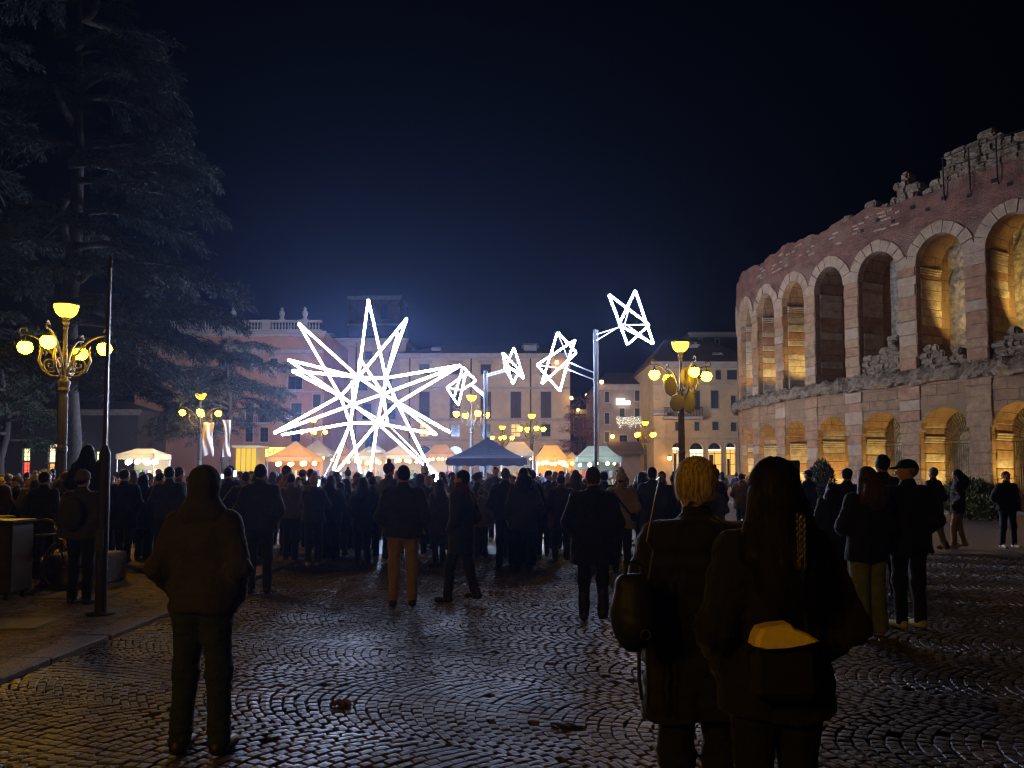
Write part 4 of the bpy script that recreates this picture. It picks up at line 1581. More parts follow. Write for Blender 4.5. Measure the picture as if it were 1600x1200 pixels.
def tent(label, pxa, pxb, Y, py_peak, py_eave, m, bulbs='w', kind='pyramid', depth=None, nb=5, sides=True, valance=.32, group='market tents', bs=.10, goods=True, walls=None, name='market_tent'):
    a, b = at(pxa, py_eave, Y), at(pxb, py_eave, Y)
    w = b.x - a.x
    d = depth or w
    zp, ze = at(800, py_peak, Y + d * .5).z, a.z
    e = empty(name, ((a.x + b.x) / 2, Y + d / 2, 0))
    tag(e, label, 'tent', group)
    KEEP.append((e.location.x, e.location.y, max(w, d) * .62))
    hw, hd = w / 2, d / 2
    rf = MB()
    n = 8
    # sagging roof: rings from eave to peak
    rid = hw * .45 if kind == 'ridge' else 0.0
    rings = []
    for k in range(n + 1):
        t = k / n
        zz_ = ze + (zp - ze) * (t ** 1.25)
        ax, ay = hw * (1 - t) + rid * t, hd * (1 - t) + .02
        ring = []
        for (sx_, sy_) in ((-1, -1), (0, -1), (1, -1), (1, 0), (1, 1), (0, 1), (-1, 1), (-1, 0)):
            sag = -.05 * math.sin(math.pi * t) if 0 in (sx_, sy_) else 0
            ring.append((ax * sx_, ay * sy_, zz_ + sag))
        rings.append(ring)
    v = [p for r in rings for p in r]
    f = [(k * 8 + i, k * 8 + (i + 1) % 8, (k + 1) * 8 + (i + 1) % 8, (k + 1) * 8 + i) for k in range(n) for i in range(8)]
    f.append(tuple(n * 8 + i for i in range(8)))
    rf.add(v, f)
    rf.build('canopy', m, e, smooth=False)
    va = MB()
    for (x0, y0, x1, y1) in ((-hw, -hd, hw, -hd), (hw, -hd, hw, hd), (hw, hd, -hw, hd), (-hw, hd, -hw, -hd)):
        nn = 12
        pv = []
        for i in range(nn + 1):
            u = i / nn
            x, y = x0 + (x1 - x0) * u, y0 + (y1 - y0) * u
            o_ = .03 * math.sin(u * 25)
            pv += [(x, y, ze + .005), (x * (1 + .012) , y * (1 + .012) + o_ * 0, ze - valance + .03 * math.cos(u * nn * math.pi))]
        va.add(pv, [(2 * i, 2 * i + 2, 2 * i + 3, 2 * i + 1) for i in range(nn)])
    va.build('valance', m, e)
    for sx_ in (-1, 1):
        for sy_ in (-1, 1):
            MB().tube([(sx_ * (hw - .06), sy_ * (hd - .06), 0), (sx_ * (hw - .06), sy_ * (hd - .06), ze)], .035, 6).build('leg', M_alu, e)
    if walls is not None:
        mb = MB()
        mb.box(-hw + .05, hw - .05, hd - .12, hd - .10, .1, ze - .02)
        mb.build('back_wall', walls, e)
    if goods:
        MB().bbox(-hw + .2, hw - .2, -hd + .25, -hd + .95, 0, .95, .03).build('counter', M_wood, e)
        for i in range(7):
            x = -hw + .45 + (w - .9) * i / 6
            s_ = rng.uniform(.14, .26)
            MB().bbox(x - s_ / 2, x + s_ / 2, -hd + .4, -hd + .8, .951, .951 + rng.uniform(.25, .75), .03).build('goods', rng.choice(GOODS), e)
        # shelf with goods on the back wall
        MB().box(-hw + .25, hw - .25, hd - .55, hd - .15, 1.45, 1.5).build('shelf', M_wood, e)
        for i in range(9):
            x = -hw + .4 + (w - .8) * i / 8
            s_ = rng.uniform(.15, .3)
            MB().bbox(x - s_ / 2, x + s_ / 2, hd - .5, hd - .25, 1.501, 1.5 + rng.uniform(.25, .6), .03).build('goods', rng.choice(GOODS), e)
    if bulbs:
        for i in range(nb):
            x = -hw * .82 + 2 * hw * .82 * i / max(1, nb - 1)
            y = (-hd * .55 if i % 2 else hd * .1)
            s_ = bs * rng.uniform(.8, 1.3)
            z_ = ze - valance - rng.uniform(.05, .22)
            o = obj('bulb', BULB[bulbs], e, (x, y, z_), None, (s_, s_, s_))
            MB().tube([(x, y, z_ + s_), (x, y, ze)], .012, 4).build('bulb_cord', M_iron, e)
    return e


def canvas(nm, c, tl=.45):
    return mat('canvas_' + nm, c, rough=.85, var=.15, vscale=2, bump=.3, bscale=6, translucent=tl)


C_or, C_be, C_tan, C_cr, C_gr, C_bl = canvas('orange', (.62, .33, .10)), canvas('beige', (.45, .38, .27)), canvas('tan', (.42, .26, .16)), canvas('cream', (.55, .47, .33)), canvas('green', (.44, .50, .38)), canvas('navy', (.045, .05, .095), .05)
tent('orange pyramid tent with glowing bulbs beside the yellow kiosk', 416, 488, 56, 689, 714, C_or, nb=7, bs=.15, walls=C_or)
tent('beige pyramid tent behind the orange one', 462, 517, 63, 686, 708, C_be, nb=5, bs=.13, walls=C_be)
tent("pinkish pyramid tent seen between the huge star's legs", 509, 556, 66, 694, 712, C_tan, nb=5, bs=.13, walls=C_cr)
tent('cream pyramid tent under the centre of the star', 592, 652, 60, 694, 711, C_cr, nb=7, bs=.15, walls=C_cr)
tent('tan ridge tent at the tips of the star legs', 664, 709, 62, 695, 709, C_tan, kind='ridge', nb=6, bs=.15, walls=C_cr)
tent('dark blue unlit gazebo in front of the lit stalls', 697, 823, 34.5, 683, 716, C_bl, bulbs=None, goods=False, valance=.3)
tent('beige ridge tent behind the dark gazebo', 782, 834, 58, 691, 706, C_be, kind='ridge', nb=4, bs=.10, walls=C_be)
tent('bright orange ridge tent before the long palazzo', 838, 886, 54, 696, 713, C_or, kind='ridge', nb=7, bs=.16, walls=C_or)
tent('small cream tent between the orange and the green tent', 884, 905, 56, 706, 716, C_cr, nb=3, bs=.11, walls=C_cr)
tent('pale green ridge tent with cool lights behind the taller star pole', 903, 971, 49, 697, 714, C_gr, bulbs='c', kind='ridge', nb=5, bs=.12, walls=C_gr)
tent('low yellow-lit stall under the cedar branches', 181, 241, 47, 701, 709, C_cr, bulbs='n', kind='ridge', nb=8, bs=.17, walls=C_cr)
tent('cream tent with warm bulbs between pinkish tent and star foot', 548, 596, 58, 697, 712, C_cr, nb=6, bs=.14, walls=C_cr)

# cream parasol
pz = at(586, 694, 57)
e = empty('parasol', (pz.x, 57, 0))
tag(e, 'open cream parasol rising between the tents behind the star', 'parasol')
pb = at(586, 704, 57)
rr_ = 15.5 / 1200 * 57 * 1.05
mb = MB()
n = 8
mb.add([(0, 0, pz.z)] + [(rr_ * math.cos(2 * math.pi * i / n), rr_ * math.sin(2 * math.pi * i / n), pb.z) for i in range(n)] + [(rr_ * math.cos(2 * math.pi * i / n), rr_ * math.sin(2 * math.pi * i / n), pb.z - .16) for i in range(n)],
       [(0, 1 + i, 1 + (i + 1) % n) for i in range(n)] + [(1 + i, 1 + n + i, 1 + n + (i + 1) % n, 1 + (i + 1) % n) for i in range(n)])
mb.build('canopy', C_cr, e)
MB().tube([(0, 0, 0), (0, 0, pz.z + .1)], .03, 6).build('pole', M_wood, e)

# yellow kiosk
Yk = 56.0
a, b = at(368, 738, Yk), at(400, 738, Yk)
w = b.x - a.x
zk = at(800, 696, Yk).z
e = empty('kiosk', ((a.x + b.x) / 2, Yk + 1, 0))
tag(e, 'glowing yellow kiosk with a flat roof and lit panels', 'kiosk')
M_kio = emat('kiosk_panel', (1.0, 0.58, 0.03), 0.75)
M_kiol = emat('kiosk_panel_low', (1.0, 0.66, 0.05), 1.15)
M_kframe = mat('kiosk_frame', (.35, .22, .06), rough=.6)
for k in range(4):
    x0 = -w / 2 + w * k / 4
    MB().box(x0 + .03, x0 + w / 4 - .03, -.98, -.94, 1.95, zk - .22).build('panel', M_kio, e)
    MB().box(x0 + .03, x0 + w / 4 - .03, -.98, -.94, .9, 1.9).build('panel', M_kiol, e)
MB().box(-w / 2, w / 2, -.93, 1, 0, zk - .2).build('body', M_kframe, e)
for k in range(5):
    x0 = -w / 2 + w * k / 4
    MB().box(x0 - .03, x0 + .03, -1.02, -.935, 0, zk - .2).build('post', M_kframe, e)
MB().bbox(-w / 2 - .25, w / 2 + .25, -1.25, 1.2, zk - .195, zk, .03).build('roof', mat('kiosk_roof', (.5, .38, .18), rough=.7), e)
KEEP.append((e.location.x, e.location.y, 1.6))
# lit sign board on posts next to the kiosk
Ys = 60.0
a, b = at(403, 706, Ys), at(446, 706, Ys)
w = b.x - a.x
z0, z1 = at(800, 713.5, Ys).z, at(800, 699, Ys).z
e = empty('lit_signboard', ((a.x + b.x) / 2, Ys, 0))
tag(e, 'bright yellow lit signboard with dark marks beside the kiosk', 'sign')
MB().box(-w / 2, w / 2, -.05, .05, z0, z1).build('board', emat('signboard_yellow', (1.0, 0.82, 0.12), 1.5), e)
M_ink = mat('sign_ink', (.05, .04, .02), rough=.8)
zc = (z0 + z1) / 2
hh_ = (z1 - z0) / 2
for (x0, x1, q0, q1) in ((-.92, -.62, -.05, .08), (-.5, -.44, -.9, .75), (-.30, -.05, .35, .5), (-.30, -.24, -.05, .34), (-.30, -.08, -.2, -.06), (-.08, -.03, -.2, .2), (.1, .35, .42, .56), (.1, .16, -.3, .42), (.3, .36, -.05, .3)):
    MB().box(x0 * w / 2, x1 * w / 2, -.058, -.051, zc + q0 * hh_, zc + q1 * hh_).build('mark', M_ink, e)
for s_ in (-1, 1):
    MB().tube([(s_ * w * .45, .08, 0), (s_ * w * .45, .08, z1)], .04, 6).build('post', M_iron, e)
KEEP.append((e.location.x, e.location.y, 1.2))

# lit sign on the grey block: a stepped white panel with small dark glyph strokes
a, b = at(962, 628, gY), at(983.5, 628, gY)
w = b.x - a.x
z0, zm, z1 = at(800, 633, gY).z, at(800, 627, gY).z, at(800, 623.3, gY).z
e = empty('lit_sign', ((a.x + b.x) / 2, gY - .45, (z0 + z1) / 2))
tag(e, 'white lit sign with a stepped outline on the grey-brown block', 'sign')
zo = (z0 + z1) / 2
M_sgn = emat('sign_white', (1.0, .97, .9), 2.6, False)
MB().box(-w / 2, w * .12, -.08, .08, z0 - zo, z1 - zo).build('panel', M_sgn, e)
MB().box(w * .122, w / 2, -.08, .08, z0 - zo, zm - zo).build('panel', M_sgn, e)
ht = z1 - z0
for (x, zq, ww, hz, an) in ((-.42, .5, .03, .25, .2), (-.37, .45, .03, .2, -.5), (-.30, .55, .03, .3, .3), (-.25, .35, .04, .12, 0), (-.2, .6, .03, .25, -.3), (-.14, .55, .035, .45, .25), (-.08, .5, .03, .4, -.1), (-.02, .6, .03, .3, .3), (.04, .5, .03, .35, -.35), (.09, .55, .03, .25, 0), (.2, .3, .05, .05, 0)):
    mb = MB().box(-ww * w / 2, ww * w / 2, -.088, -.081, -hz * ht / 2, hz * ht / 2)
    mb.build('glyph_stroke', M_ink, e, False, (x * w, 0, z0 - zo + zq * ht), (0, an, 0))
MB().box(-.05, .05, .085, .44, -.05, .05).build('bracket', M_iron, e)

# curtain of fairy lights
a, b = at(963, 662, gY - 1), at(1021, 662, gY - 1)
e = empty('fairy_light_curtain', ((a.x + b.x) / 2, gY - 1.0, at(800, 651, gY - 1).z))
tag(e, 'curtain of tiny white fairy lights hung across the alley front', 'fairy lights')
M_fairy = emat('fairy_light', (1.0, .92, .72), 3.5, False)
w = b.x - a.x
hgt = at(800, 651, gY - 1).z - at(800, 672, gY - 1).z
fr_, fc = MB(), MB()
for i in range(38):
    x = -w / 2 + w * (i + .5) / 38
    L = hgt * rng.uniform(.6, 1.0)
    fc.tube([(x, 0, 0), (x, 0, -L)], .008, 3, caps=False)
    for k in range(int(L / .14)):
        q = (x + rng.uniform(-.04, .04), rng.uniform(-.05, .05), -k * .14 - rng.uniform(0, .1))
        s_ = .028
        fr_.add([(q[0] - s_, q[1], q[2]), (q[0] + s_, q[1], q[2]), (q[0], q[1] - s_, q[2]), (q[0], q[1] + s_, q[2]), (q[0], q[1], q[2] - s_), (q[0], q[1], q[2] + s_)],
                [(0, 2, 5), (2, 1, 5), (1, 3, 5), (3, 0, 5), (2, 0, 4), (1, 2, 4), (3, 1, 4), (0, 3, 4)])
fc.tube([(-w / 2, 0, 0), (w / 2, 0, 0)], .02, 5)
fc.build('cords', M_iron, e)
o = fr_.build('lights', M_fairy, e)
o['kind'] = 'stuff'

# wall lanterns with their glow on the alley corner
M_lant = emat('lantern_glow', (1.0, .55, .12), 14.0)
for i, (px, py, Y, lab) in enumerate(((940, 597, 81.3, 'highest wall lantern on the corner of the grey-brown block'), (893, 622, 87.2, 'wall lantern at the corner of the long palazzo'), (917, 618, 95.3, 'wall lantern above the red tree in the alley'),
                                     (903, 641, 95.3, 'lower wall lantern left of the red tree'), (957, 682, 81.3, 'low wall lantern over the awning'), (870, 566, 87.3, 'wall lantern under the eaves of the long palazzo'), (1046, 716, 73.2, 'round wall lantern beside the shop arches'))):
    p = at(px, py, Y)
    e = empty('wall_lantern', p)
    tag(e, lab, 'lantern', 'wall lanterns on the facades')
    MB().tube([(0, .6, .35), (0, .25, .42), (0, 0, .32)], .025, 5).build('bracket', M_iron, e)
    MB().lathe([(.06, .3), (.22, .22), (.24, .18)], 8).build('hood', M_iron, e)
    MB().lathe([(.10, -.18), (.16, -.12), (.19, .0), (.17, .17)], 8).build('glass', M_lant, e)
# ------------------------------------------------------------------ trees and shrubs
M_bark = mat('bark', (.032, .025, .020), rough=.95, var=.35, vscale=6, bump=1.0, bscale=14)


def leaf_mat(nm, c, var=.45):
    m = bpy.data.materials.new('foliage_' + nm)
    m.use_nodes = True
    nt = m.node_tree
    b = nt.nodes['Principled BSDF']
    geo = nt.nodes.new('ShaderNodeNewGeometry')
    rp = nt.nodes.new('ShaderNodeValToRGB')
    rp.color_ramp.elements[0].color = tuple(k * (1 - var) for k in c) + (1,)
    rp.color_ramp.elements[1].color = tuple(k * (1 + var) for k in c) + (1,)
    nt.links.new(geo.outputs['Random Per Island'], rp.inputs['Fac'])
    nt.links.new(rp.outputs['Color'], b.inputs['Base Color'])
    b.inputs['Roughness'].default_value = .9
    b.inputs['Specular IOR Level'].default_value = .06
    return m


L_ced = leaf_mat('cedar', (.023, .027, .022), .6)
L_dark = leaf_mat('dark', (.032, .042, .026))
L_red = leaf_mat('red', (.16, .045, .04))
L_shr = leaf_mat('shrub', (.10, .12, .05))


def quads(C, D, U, L, W):
    """leaf quads: centre C, direction D, side U, length L, width W (numpy)"""
    n = len(C)
    a = C - U * W[:, None] / 2
    b = C + U * W[:, None] / 2
    tip = C + D * L[:, None]
    mid1 = C + D * (L * .5)[:, None] + U * (W * .55)[:, None]
    mid0 = C + D * (L * .5)[:, None] - U * (W * .55)[:, None]
    V = np.stack((C, mid1, tip, mid0), 1).reshape(-1, 3)
    F = np.arange(4 * n).reshape(n, 4)
    return V, F


def norm(a):
    return a / np.maximum(1e-9, np.sqrt((a * a).sum(-1, keepdims=True)))


def conifer(name, label, x, y, h, trunk_r, limbs, seed, leaf, dens=1.0, needle=(.16, .30), droop=.5, group=None, sub=1.0):
    """limbs: list of (height, azimuth, length); each carries flat layered sprays that hang at the tips"""
    rs = np.random.default_rng(seed)
    e = empty(name, (x, y, 0))
    tag(e, label, 'tree', group)
    tb = MB()
    tp = [(0, 0, -.1), (0, 0, .5)] + [(.15 * math.sin(k * 1.3 + seed), .15 * math.cos(k * 1.7), h * k / 8) for k in range(1, 9)]
    tb.tube(tp, [trunk_r * 1.5, trunk_r * 1.1] + [trunk_r * (1 - .115 * k) for k in range(1, 9)], 10)
    tb.build('trunk', M_bark, e, smooth=True)
    lb = MB()
    CC, DD = [], []
    for (z, az, L) in limbs:
        d = np.array((math.cos(az), math.sin(az), 0))
        side = np.array((-math.sin(az), math.cos(az), 0))
        n = 9
        pts = []
        for k in range(n):
            t = k / (n - 1)
            pts.append(d * L * t + np.array((0, 0, z + L * (.16 * t - .30 * t * t) + .2 * math.sin(t * 5 + z))) + side * .35 * math.sin(t * 3 + z * 2))
        lb.tube([tuple(p) for p in pts], [max(.03, trunk_r * .32 * (1 - .85 * k / (n - 1))) for k in range(n)], 6)
        # sub-branches on both sides
        ns = int(L * 5.5 * sub)
        for q in range(ns):
            t = .18 + .82 * (q + rs.random()) / ns
            i = min(n - 2, int(t * (n - 1)))
            u = t * (n - 1) - i
            p0 = pts[i] * (1 - u) + pts[i + 1] * u
            sg = 1 if q % 2 else -1
            sd = norm((side * sg * rs.uniform(.6, 1.1) + d * rs.uniform(.15, .9) + np.array((0, 0, rs.uniform(-.15, .3)))))
            sl = L * (.30 + .10 * rs.random()) * (1.15 - .75 * t) + .45
            m = int(sl * 50 * dens)
            tt = rs.random(m) ** .8
            hang = droop * (tt ** 1.6) * sl * .55
            c = p0 + sd * (tt * sl)[:, None] + np.array((0, 0, -1)) * hang[:, None]
            c += rs.normal(0, .10, c.shape) * np.array((1, 1, .55))
            dd = norm(sd + rs.normal(0, .55, c.shape) + np.array((0, 0, -1)) * (droop * (.3 + 1.1 * tt))[:, None])
            CC.append(c); DD.append(dd)
    lb.build('limbs', M_bark, e, smooth=True)
    C, D = np.concatenate(CC), np.concatenate(DD)
    U = norm(np.cross(D, rs.normal(0, 1, D.shape)))
    Ln = rs.uniform(needle[0], needle[1], len(C))
    V, F = quads(C, D, U, Ln, Ln * .115)
    obj('crown', mesh('crown', V, F, leaf), e)
    return len(C)


limbs = []
rs = random.Random(3)
for k in range(34):
    z = 6.0 + 17.0 * k / 33
    az = rs.uniform(0, 2 * math.pi) if k % 2 else rs.uniform(-1.3, .9)
    L = (7.4 - .20 * (z - 6)) * rs.uniform(.75, 1.1)
    limbs.append((z + rs.uniform(-.5, .5), az, L))
n1 = conifer('cedar_tree', 'tall dark cedar with layered drooping branches, lit grey by the star', -19.4, 33.5, 25, .55, limbs, 1, L_ced, dens=1.7, needle=(.14, .34), droop=.75)
# lower bushy cedar before the pink palazzo
limbs = []
for k in range(26):
    z = 4.6 + 6.2 * k / 25
    L = 4.6 * math.sqrt(max(.1, 1 - ((z - 6.6) / 4.9) ** 2)) * rs.uniform(.75, 1.05)
    limbs.append((z, rs.uniform(0, 6.28), L))
n2 = conifer('cedar_tree', 'lower rounded cedar covering part of the pink palazzo', -18.9, 51.0, 11, .32, limbs, 2, L_ced, dens=1.5, needle=(.18, .34), droop=.7)
limbs = []
for k in range(20):
    z = 3.4 + 7.0 * k / 19
    L = 4.6 * math.sqrt(max(.1, 1 - ((z - 6.0) / 5.4) ** 2)) * rs.uniform(.7, 1.0)
    limbs.append((z, rs.uniform(0, 6.28), L))
n3 = conifer('dark_tree', 'unlit bushy tree behind the large lamp at the edge of the square', -28.5, 43.0, 10, .3, limbs, 3, L_dark, dens=1.1, needle=(.2, .36), droop=.6)
limbs = []
for k in range(22):
    z = 8.0 + 15.0 * k / 21
    limbs.append((z, rs.uniform(0, 6.28), (6.6 - .15 * (z - 8)) * rs.uniform(.8, 1.05)))
n5 = conifer('cedar_tree', 'second tall cedar, almost lost in the dark at the frame edge', -28.0, 36.5, 25, .5, limbs, 8, L_ced, dens=1.0, needle=(.2, .4))
limbs = []
for k in range(24):
    z = 1.8 + 6.6 * k / 23
    limbs.append((z, rs.uniform(0, 6.28), (2.5 - .29 * (z - 1.8)) * rs.uniform(.75, 1.05)))
rx = at(906, 690, 66).x
n4 = conifer('red_tree', 'cone-shaped tree with reddish leaves at the mouth of the alley', rx, 66.0, 8.8, .14, limbs, 4, L_red, dens=1.6, needle=(.14, .26), droop=.25)


def shrub(label, x, y, r, h, seed, leaf=L_shr, n=2600, spiky=True):
    rs_ = np.random.default_rng(seed)
    e = empty('shrub', (x, y, 0))
    tag(e, label, 'shrub', 'shrubs along the arena foot')
    a = rs_.uniform(0, 2 * math.pi, n)
    rr = np.sqrt(rs_.random(n)) * r
    t = rs_.random(n) ** .7
    bulge = .45 + .55 * np.sin(np.clip(t * 2.4, 0, math.pi))
    C = np.stack((np.cos(a) * rr * bulge, np.sin(a) * rr * bulge, t * h * (1 - .25 * (rr / r) ** 2)), 1)
    D = norm(C * np.array((1, 1, .2)) / r + rs_.normal(0, .45, C.shape) + np.array((0, 0, .75)))
    U = norm(np.cross(D, rs_.normal(0, 1, D.shape)))
    L = rs_.uniform(.10, .26, n)
    V, F = quads(C, D, U, L, L * .22)
    obj('foliage', mesh('foliage', V, F, leaf), e)
    mb = MB()
    for k in range(9):
        q = k * .7
        mb.tube([(0, 0, -.03), (r * .3 * math.cos(q), r * .3 * math.sin(q), h * .4), (r * .55 * math.cos(q), r * .55 * math.sin(q), h * .8)], [.03, .02, .008], 5)
    mb.build('stems', M_bark, e)


def spos(px, Y):
    return (px - 800) / FPX * Y


shrub('wide green shrub in front of the fan-light arena gate', spos(1512, 29.0), 29.0, 1.0, 1.5, 1, n=4200)
shrub('low green shrub before the arena pier by the walking person', spos(1545, 28.0), 28.0, .7, .95, 2)
shrub('upright shrub at the arena pier behind the loudspeaker', spos(1283, 34.0), 34.0, .55, 2.3, 3, L_dark)
shrub('rounded shrub against the arena pier behind the long-haired one', spos(1338, 31.0), 31.0, .7, 1.2, 4)
# weeds and grass rooted on the broken ledge
rs_ = np.random.default_rng(7)
n = 2600
T = rs_.uniform(1.0, 10.4, n)
C = np.array([AF(t, rs_.uniform(.0, .36), 6.86 + rs_.uniform(-.3, .16)) for t in T]) - np.array((20.4, 39.2, 0))
D = norm(rs_.normal(0, .5, (n, 3)) + np.array((-.3, -.2, .7)))
U = norm(np.cross(D, rs_.normal(0, 1, D.shape)))
L = rs_.uniform(.06, .22, n)
V, F = quads(C, D, U, L, L * .12)
o = obj('weeds', mesh('weeds', V, F, L_dark), arena)
o['kind'] = 'stuff'
print('leaves', n1, n2, n3, n4, n5)
# low kerb strip before the arena
M_path = mat('arena_path_stone', (.24, .20, .16), rough=.8, var=.25, vscale=2, bump=.4)
pth = MB()
pv, pf = [], []
for i in range(61):
    t = 2 + i * 9.5 / 60
    for (n_, z) in ((.5, .05), (4.2, .05), (4.2, -.03)):
        pv.append(AF(t, n_, z))
for i in range(60):
    for j in range(2):
        pf.append((i * 3 + j, i * 3 + 3 + j, i * 3 + 4 + j, i * 3 + 1 + j))
pth.add(pv, pf)
tag(pth.build('arena_path', M_path), kind='structure')
# ------------------------------------------------------------------ people
def smin(a, b, k):
    h = np.clip(0.5 + 0.5 * (b - a) / k, 0, 1)
    return b * (1 - h) + a * h - k * h * (1 - h)


def cap(P, a, b, ra, rb, fl=1.0):
    """tapered capsule; fl flattens it front to back"""
    a = np.asarray(a, float); b = np.asarray(b, float)
    q = P - a
    ba = b - a
    if fl != 1.0:
        q = q * np.array((1, 1 / fl, 1)); ba = ba * np.array((1, 1 / fl, 1))
    h = np.clip((q @ ba) / max(1e-9, ba @ ba), 0, 1)
    d = np.sqrt(((q - h[:, None] * ba) ** 2).sum(1)) - (ra + (rb - ra) * h)
    return d * (min(1.0, fl) if fl != 1.0 else 1.0)


def ell(P, c, r):
    r = np.asarray(r, float)
    q = (P - np.asarray(c, float)) / r
    l = np.sqrt((q * q).sum(1))
    return (l - 1) * r.min()


def surface(fn, lo, hi, h):
    """naive surface nets of the zero set of fn"""
    lo = np.asarray(lo, float); hi = np.asarray(hi, float)
    n = np.ceil((hi - lo) / h).astype(int) + 1
    ax = [lo[i] + np.arange(n[i]) * h for i in range(3)]
    G = np.stack(np.meshgrid(*ax, indexing='ij'), -1).reshape(-1, 3)
    D = fn(G).reshape(n)
    S = D < 0
    cn = n - 1
    cnt = np.zeros(cn, np.int8)
    for dx in (0, 1):
        for dy in (0, 1):
            for dz in (0, 1):
                cnt += S[dx:dx + cn[0], dy:dy + cn[1], dz:dz + cn[2]]
    act = (cnt > 0) & (cnt < 8)
    I = np.argwhere(act)
    idx = -np.ones(cn, np.int64)
    idx[act] = np.arange(len(I))
    acc = np.zeros((len(I), 3)); num = np.zeros(len(I))
    cor = [(0, 0, 0), (1, 0, 0), (0, 1, 0), (1, 1, 0), (0, 0, 1), (1, 0, 1), (0, 1, 1), (1, 1, 1)]
    for a in range(8):
        for b in range(a + 1, 8):
            ca, cb = np.array(cor[a]), np.array(cor[b])
            if np.abs(ca - cb).sum() != 1:
                continue
            da = D[I[:, 0] + ca[0], I[:, 1] + ca[1], I[:, 2] + ca[2]]
            db = D[I[:, 0] + cb[0], I[:, 1] + cb[1], I[:, 2] + cb[2]]
            m = (da < 0) != (db < 0)
            t = np.where(m, da / np.where(m, da - db, 1), 0)
            p = ca + (cb - ca) * t[:, None]
            acc += np.where(m[:, None], p, 0); num += m
    V = lo + (I + acc / num[:, None]) * h
    F = []
    for axis in range(3):
        u, v = (axis + 1) % 3, (axis + 2) % 3
        sl0 = [slice(None)] * 3; sl1 = [slice(None)] * 3
        sl0[axis] = slice(0, n[axis] - 1); sl1[axis] = slice(1, n[axis])
        ch = S[tuple(sl0)] != S[tuple(sl1)]
        sgn = S[tuple(sl0)]
        E_ = np.argwhere(ch)
        ok = (E_[:, u] > 0) & (E_[:, v] > 0) & (E_[:, u] < cn[u]) & (E_[:, v] < cn[v])
        E_ = E_[ok]
        if not len(E_):
            continue
        sg = sgn[E_[:, 0], E_[:, 1], E_[:, 2]]
        def ci(du, dv):
            q = E_.copy(); q[:, u] += du; q[:, v] += dv
            return idx[q[:, 0], q[:, 1], q[:, 2]]
        q = np.stack([ci(-1, -1), ci(0, -1), ci(0, 0), ci(-1, 0)], 1)
        q[~sg] = q[~sg][:, ::-1]
        F.append(q)
    F = np.concatenate(F) if F else np.zeros((0, 4), int)
    return V, F


def union(P, prims, k):
    d = None
    for p in prims:
        e = cap(P, *p[1:]) if p[0] == 'c' else ell(P, p[1], p[2])
        d = e if d is None else smin(d, e, k)
    return d


def folds(P, amp, s=1.0, seed=0.0):
    x, y, z = P[:, 0], P[:, 1], P[:, 2]
    a = np.sin(z * 23 * s + np.sin(x * 17 + seed) * 1.7 + y * 9) * .5
    r1 = 1 - np.abs(np.sin(z * 19 * s + x * 11 * np.sin(seed + 1) + np.sin(x * 9 + z * 7 + seed) * 1.6 + y * 8))
    r2 = 1 - np.abs(np.sin(z * 9 + x * 24 * s + np.sin(z * 11 + seed * 2) * 1.3 - y * 6))
    return amp * (a + .9 * (r1 ** 3) + .8 * (r2 ** 4) - .35)


def creases(P, zs, wd, amp):
    x, y, z = P[:, 0], P[:, 1], P[:, 2]
    d = 0
    for zc in zs:
        d = d + np.exp(-((z - zc) / wd) ** 2) * (1 - np.abs(np.sin(z * 58 + x * 21 + y * 17 + np.sin(x * 40) * .8)))
    return -amp * d


ARM = {
    'down': ((.255, -.03, 1.13), (.265, .06, .89)),
    'pocket': ((.268, -.075, 1.13), (.19, .08, .96)),
    'phone': ((.25, .13, 1.17), (.07, .33, 1.46)),
    'fold': ((.275, .0, 1.13), (-.02, .21, 1.14)),
    'hip': ((.35, -.06, 1.15), (.20, .05, 1.03)),
    'front': ((.27, .02, 1.13), (.10, .26, 1.06)),
}


def hand_template(h=0.0075):
    """right hand: wrist at the origin, fingers towards -z, palm facing -x, thumb forward (+y); slightly curled"""
    pr = [('c', (0, 0, .03), (0, 0, -.02), .026, .028, .9)]
    for (y, L, r) in ((.030, .072, .0092), (.010, .080, .0096), (-.011, .074, .0092), (-.031, .058, .0082)):
        k = (-.006, y, -.085)
        m = (-.012, y * 1.05, -.085 - L * .52)
        t = (-.034, y * 1.05, -.085 - L * .93)
        pr += [('c', (-.002, y * .9, -.03), k, .0165, .0125), ('c', k, m, r * 1.12, r), ('c', m, t, r, r * .82)]
    pr += [('c', (0, .018, -.025), (-.012, .046, -.060), .016, .012), ('c', (-.012, .046, -.060), (-.026, .058, -.095), .0115, .009)]
    return surface(lambda P: union(P, pr, .006), (-.07, -.06, -.18), (.05, .09, .07), h)


HAND_V, HAND_F = hand_template()


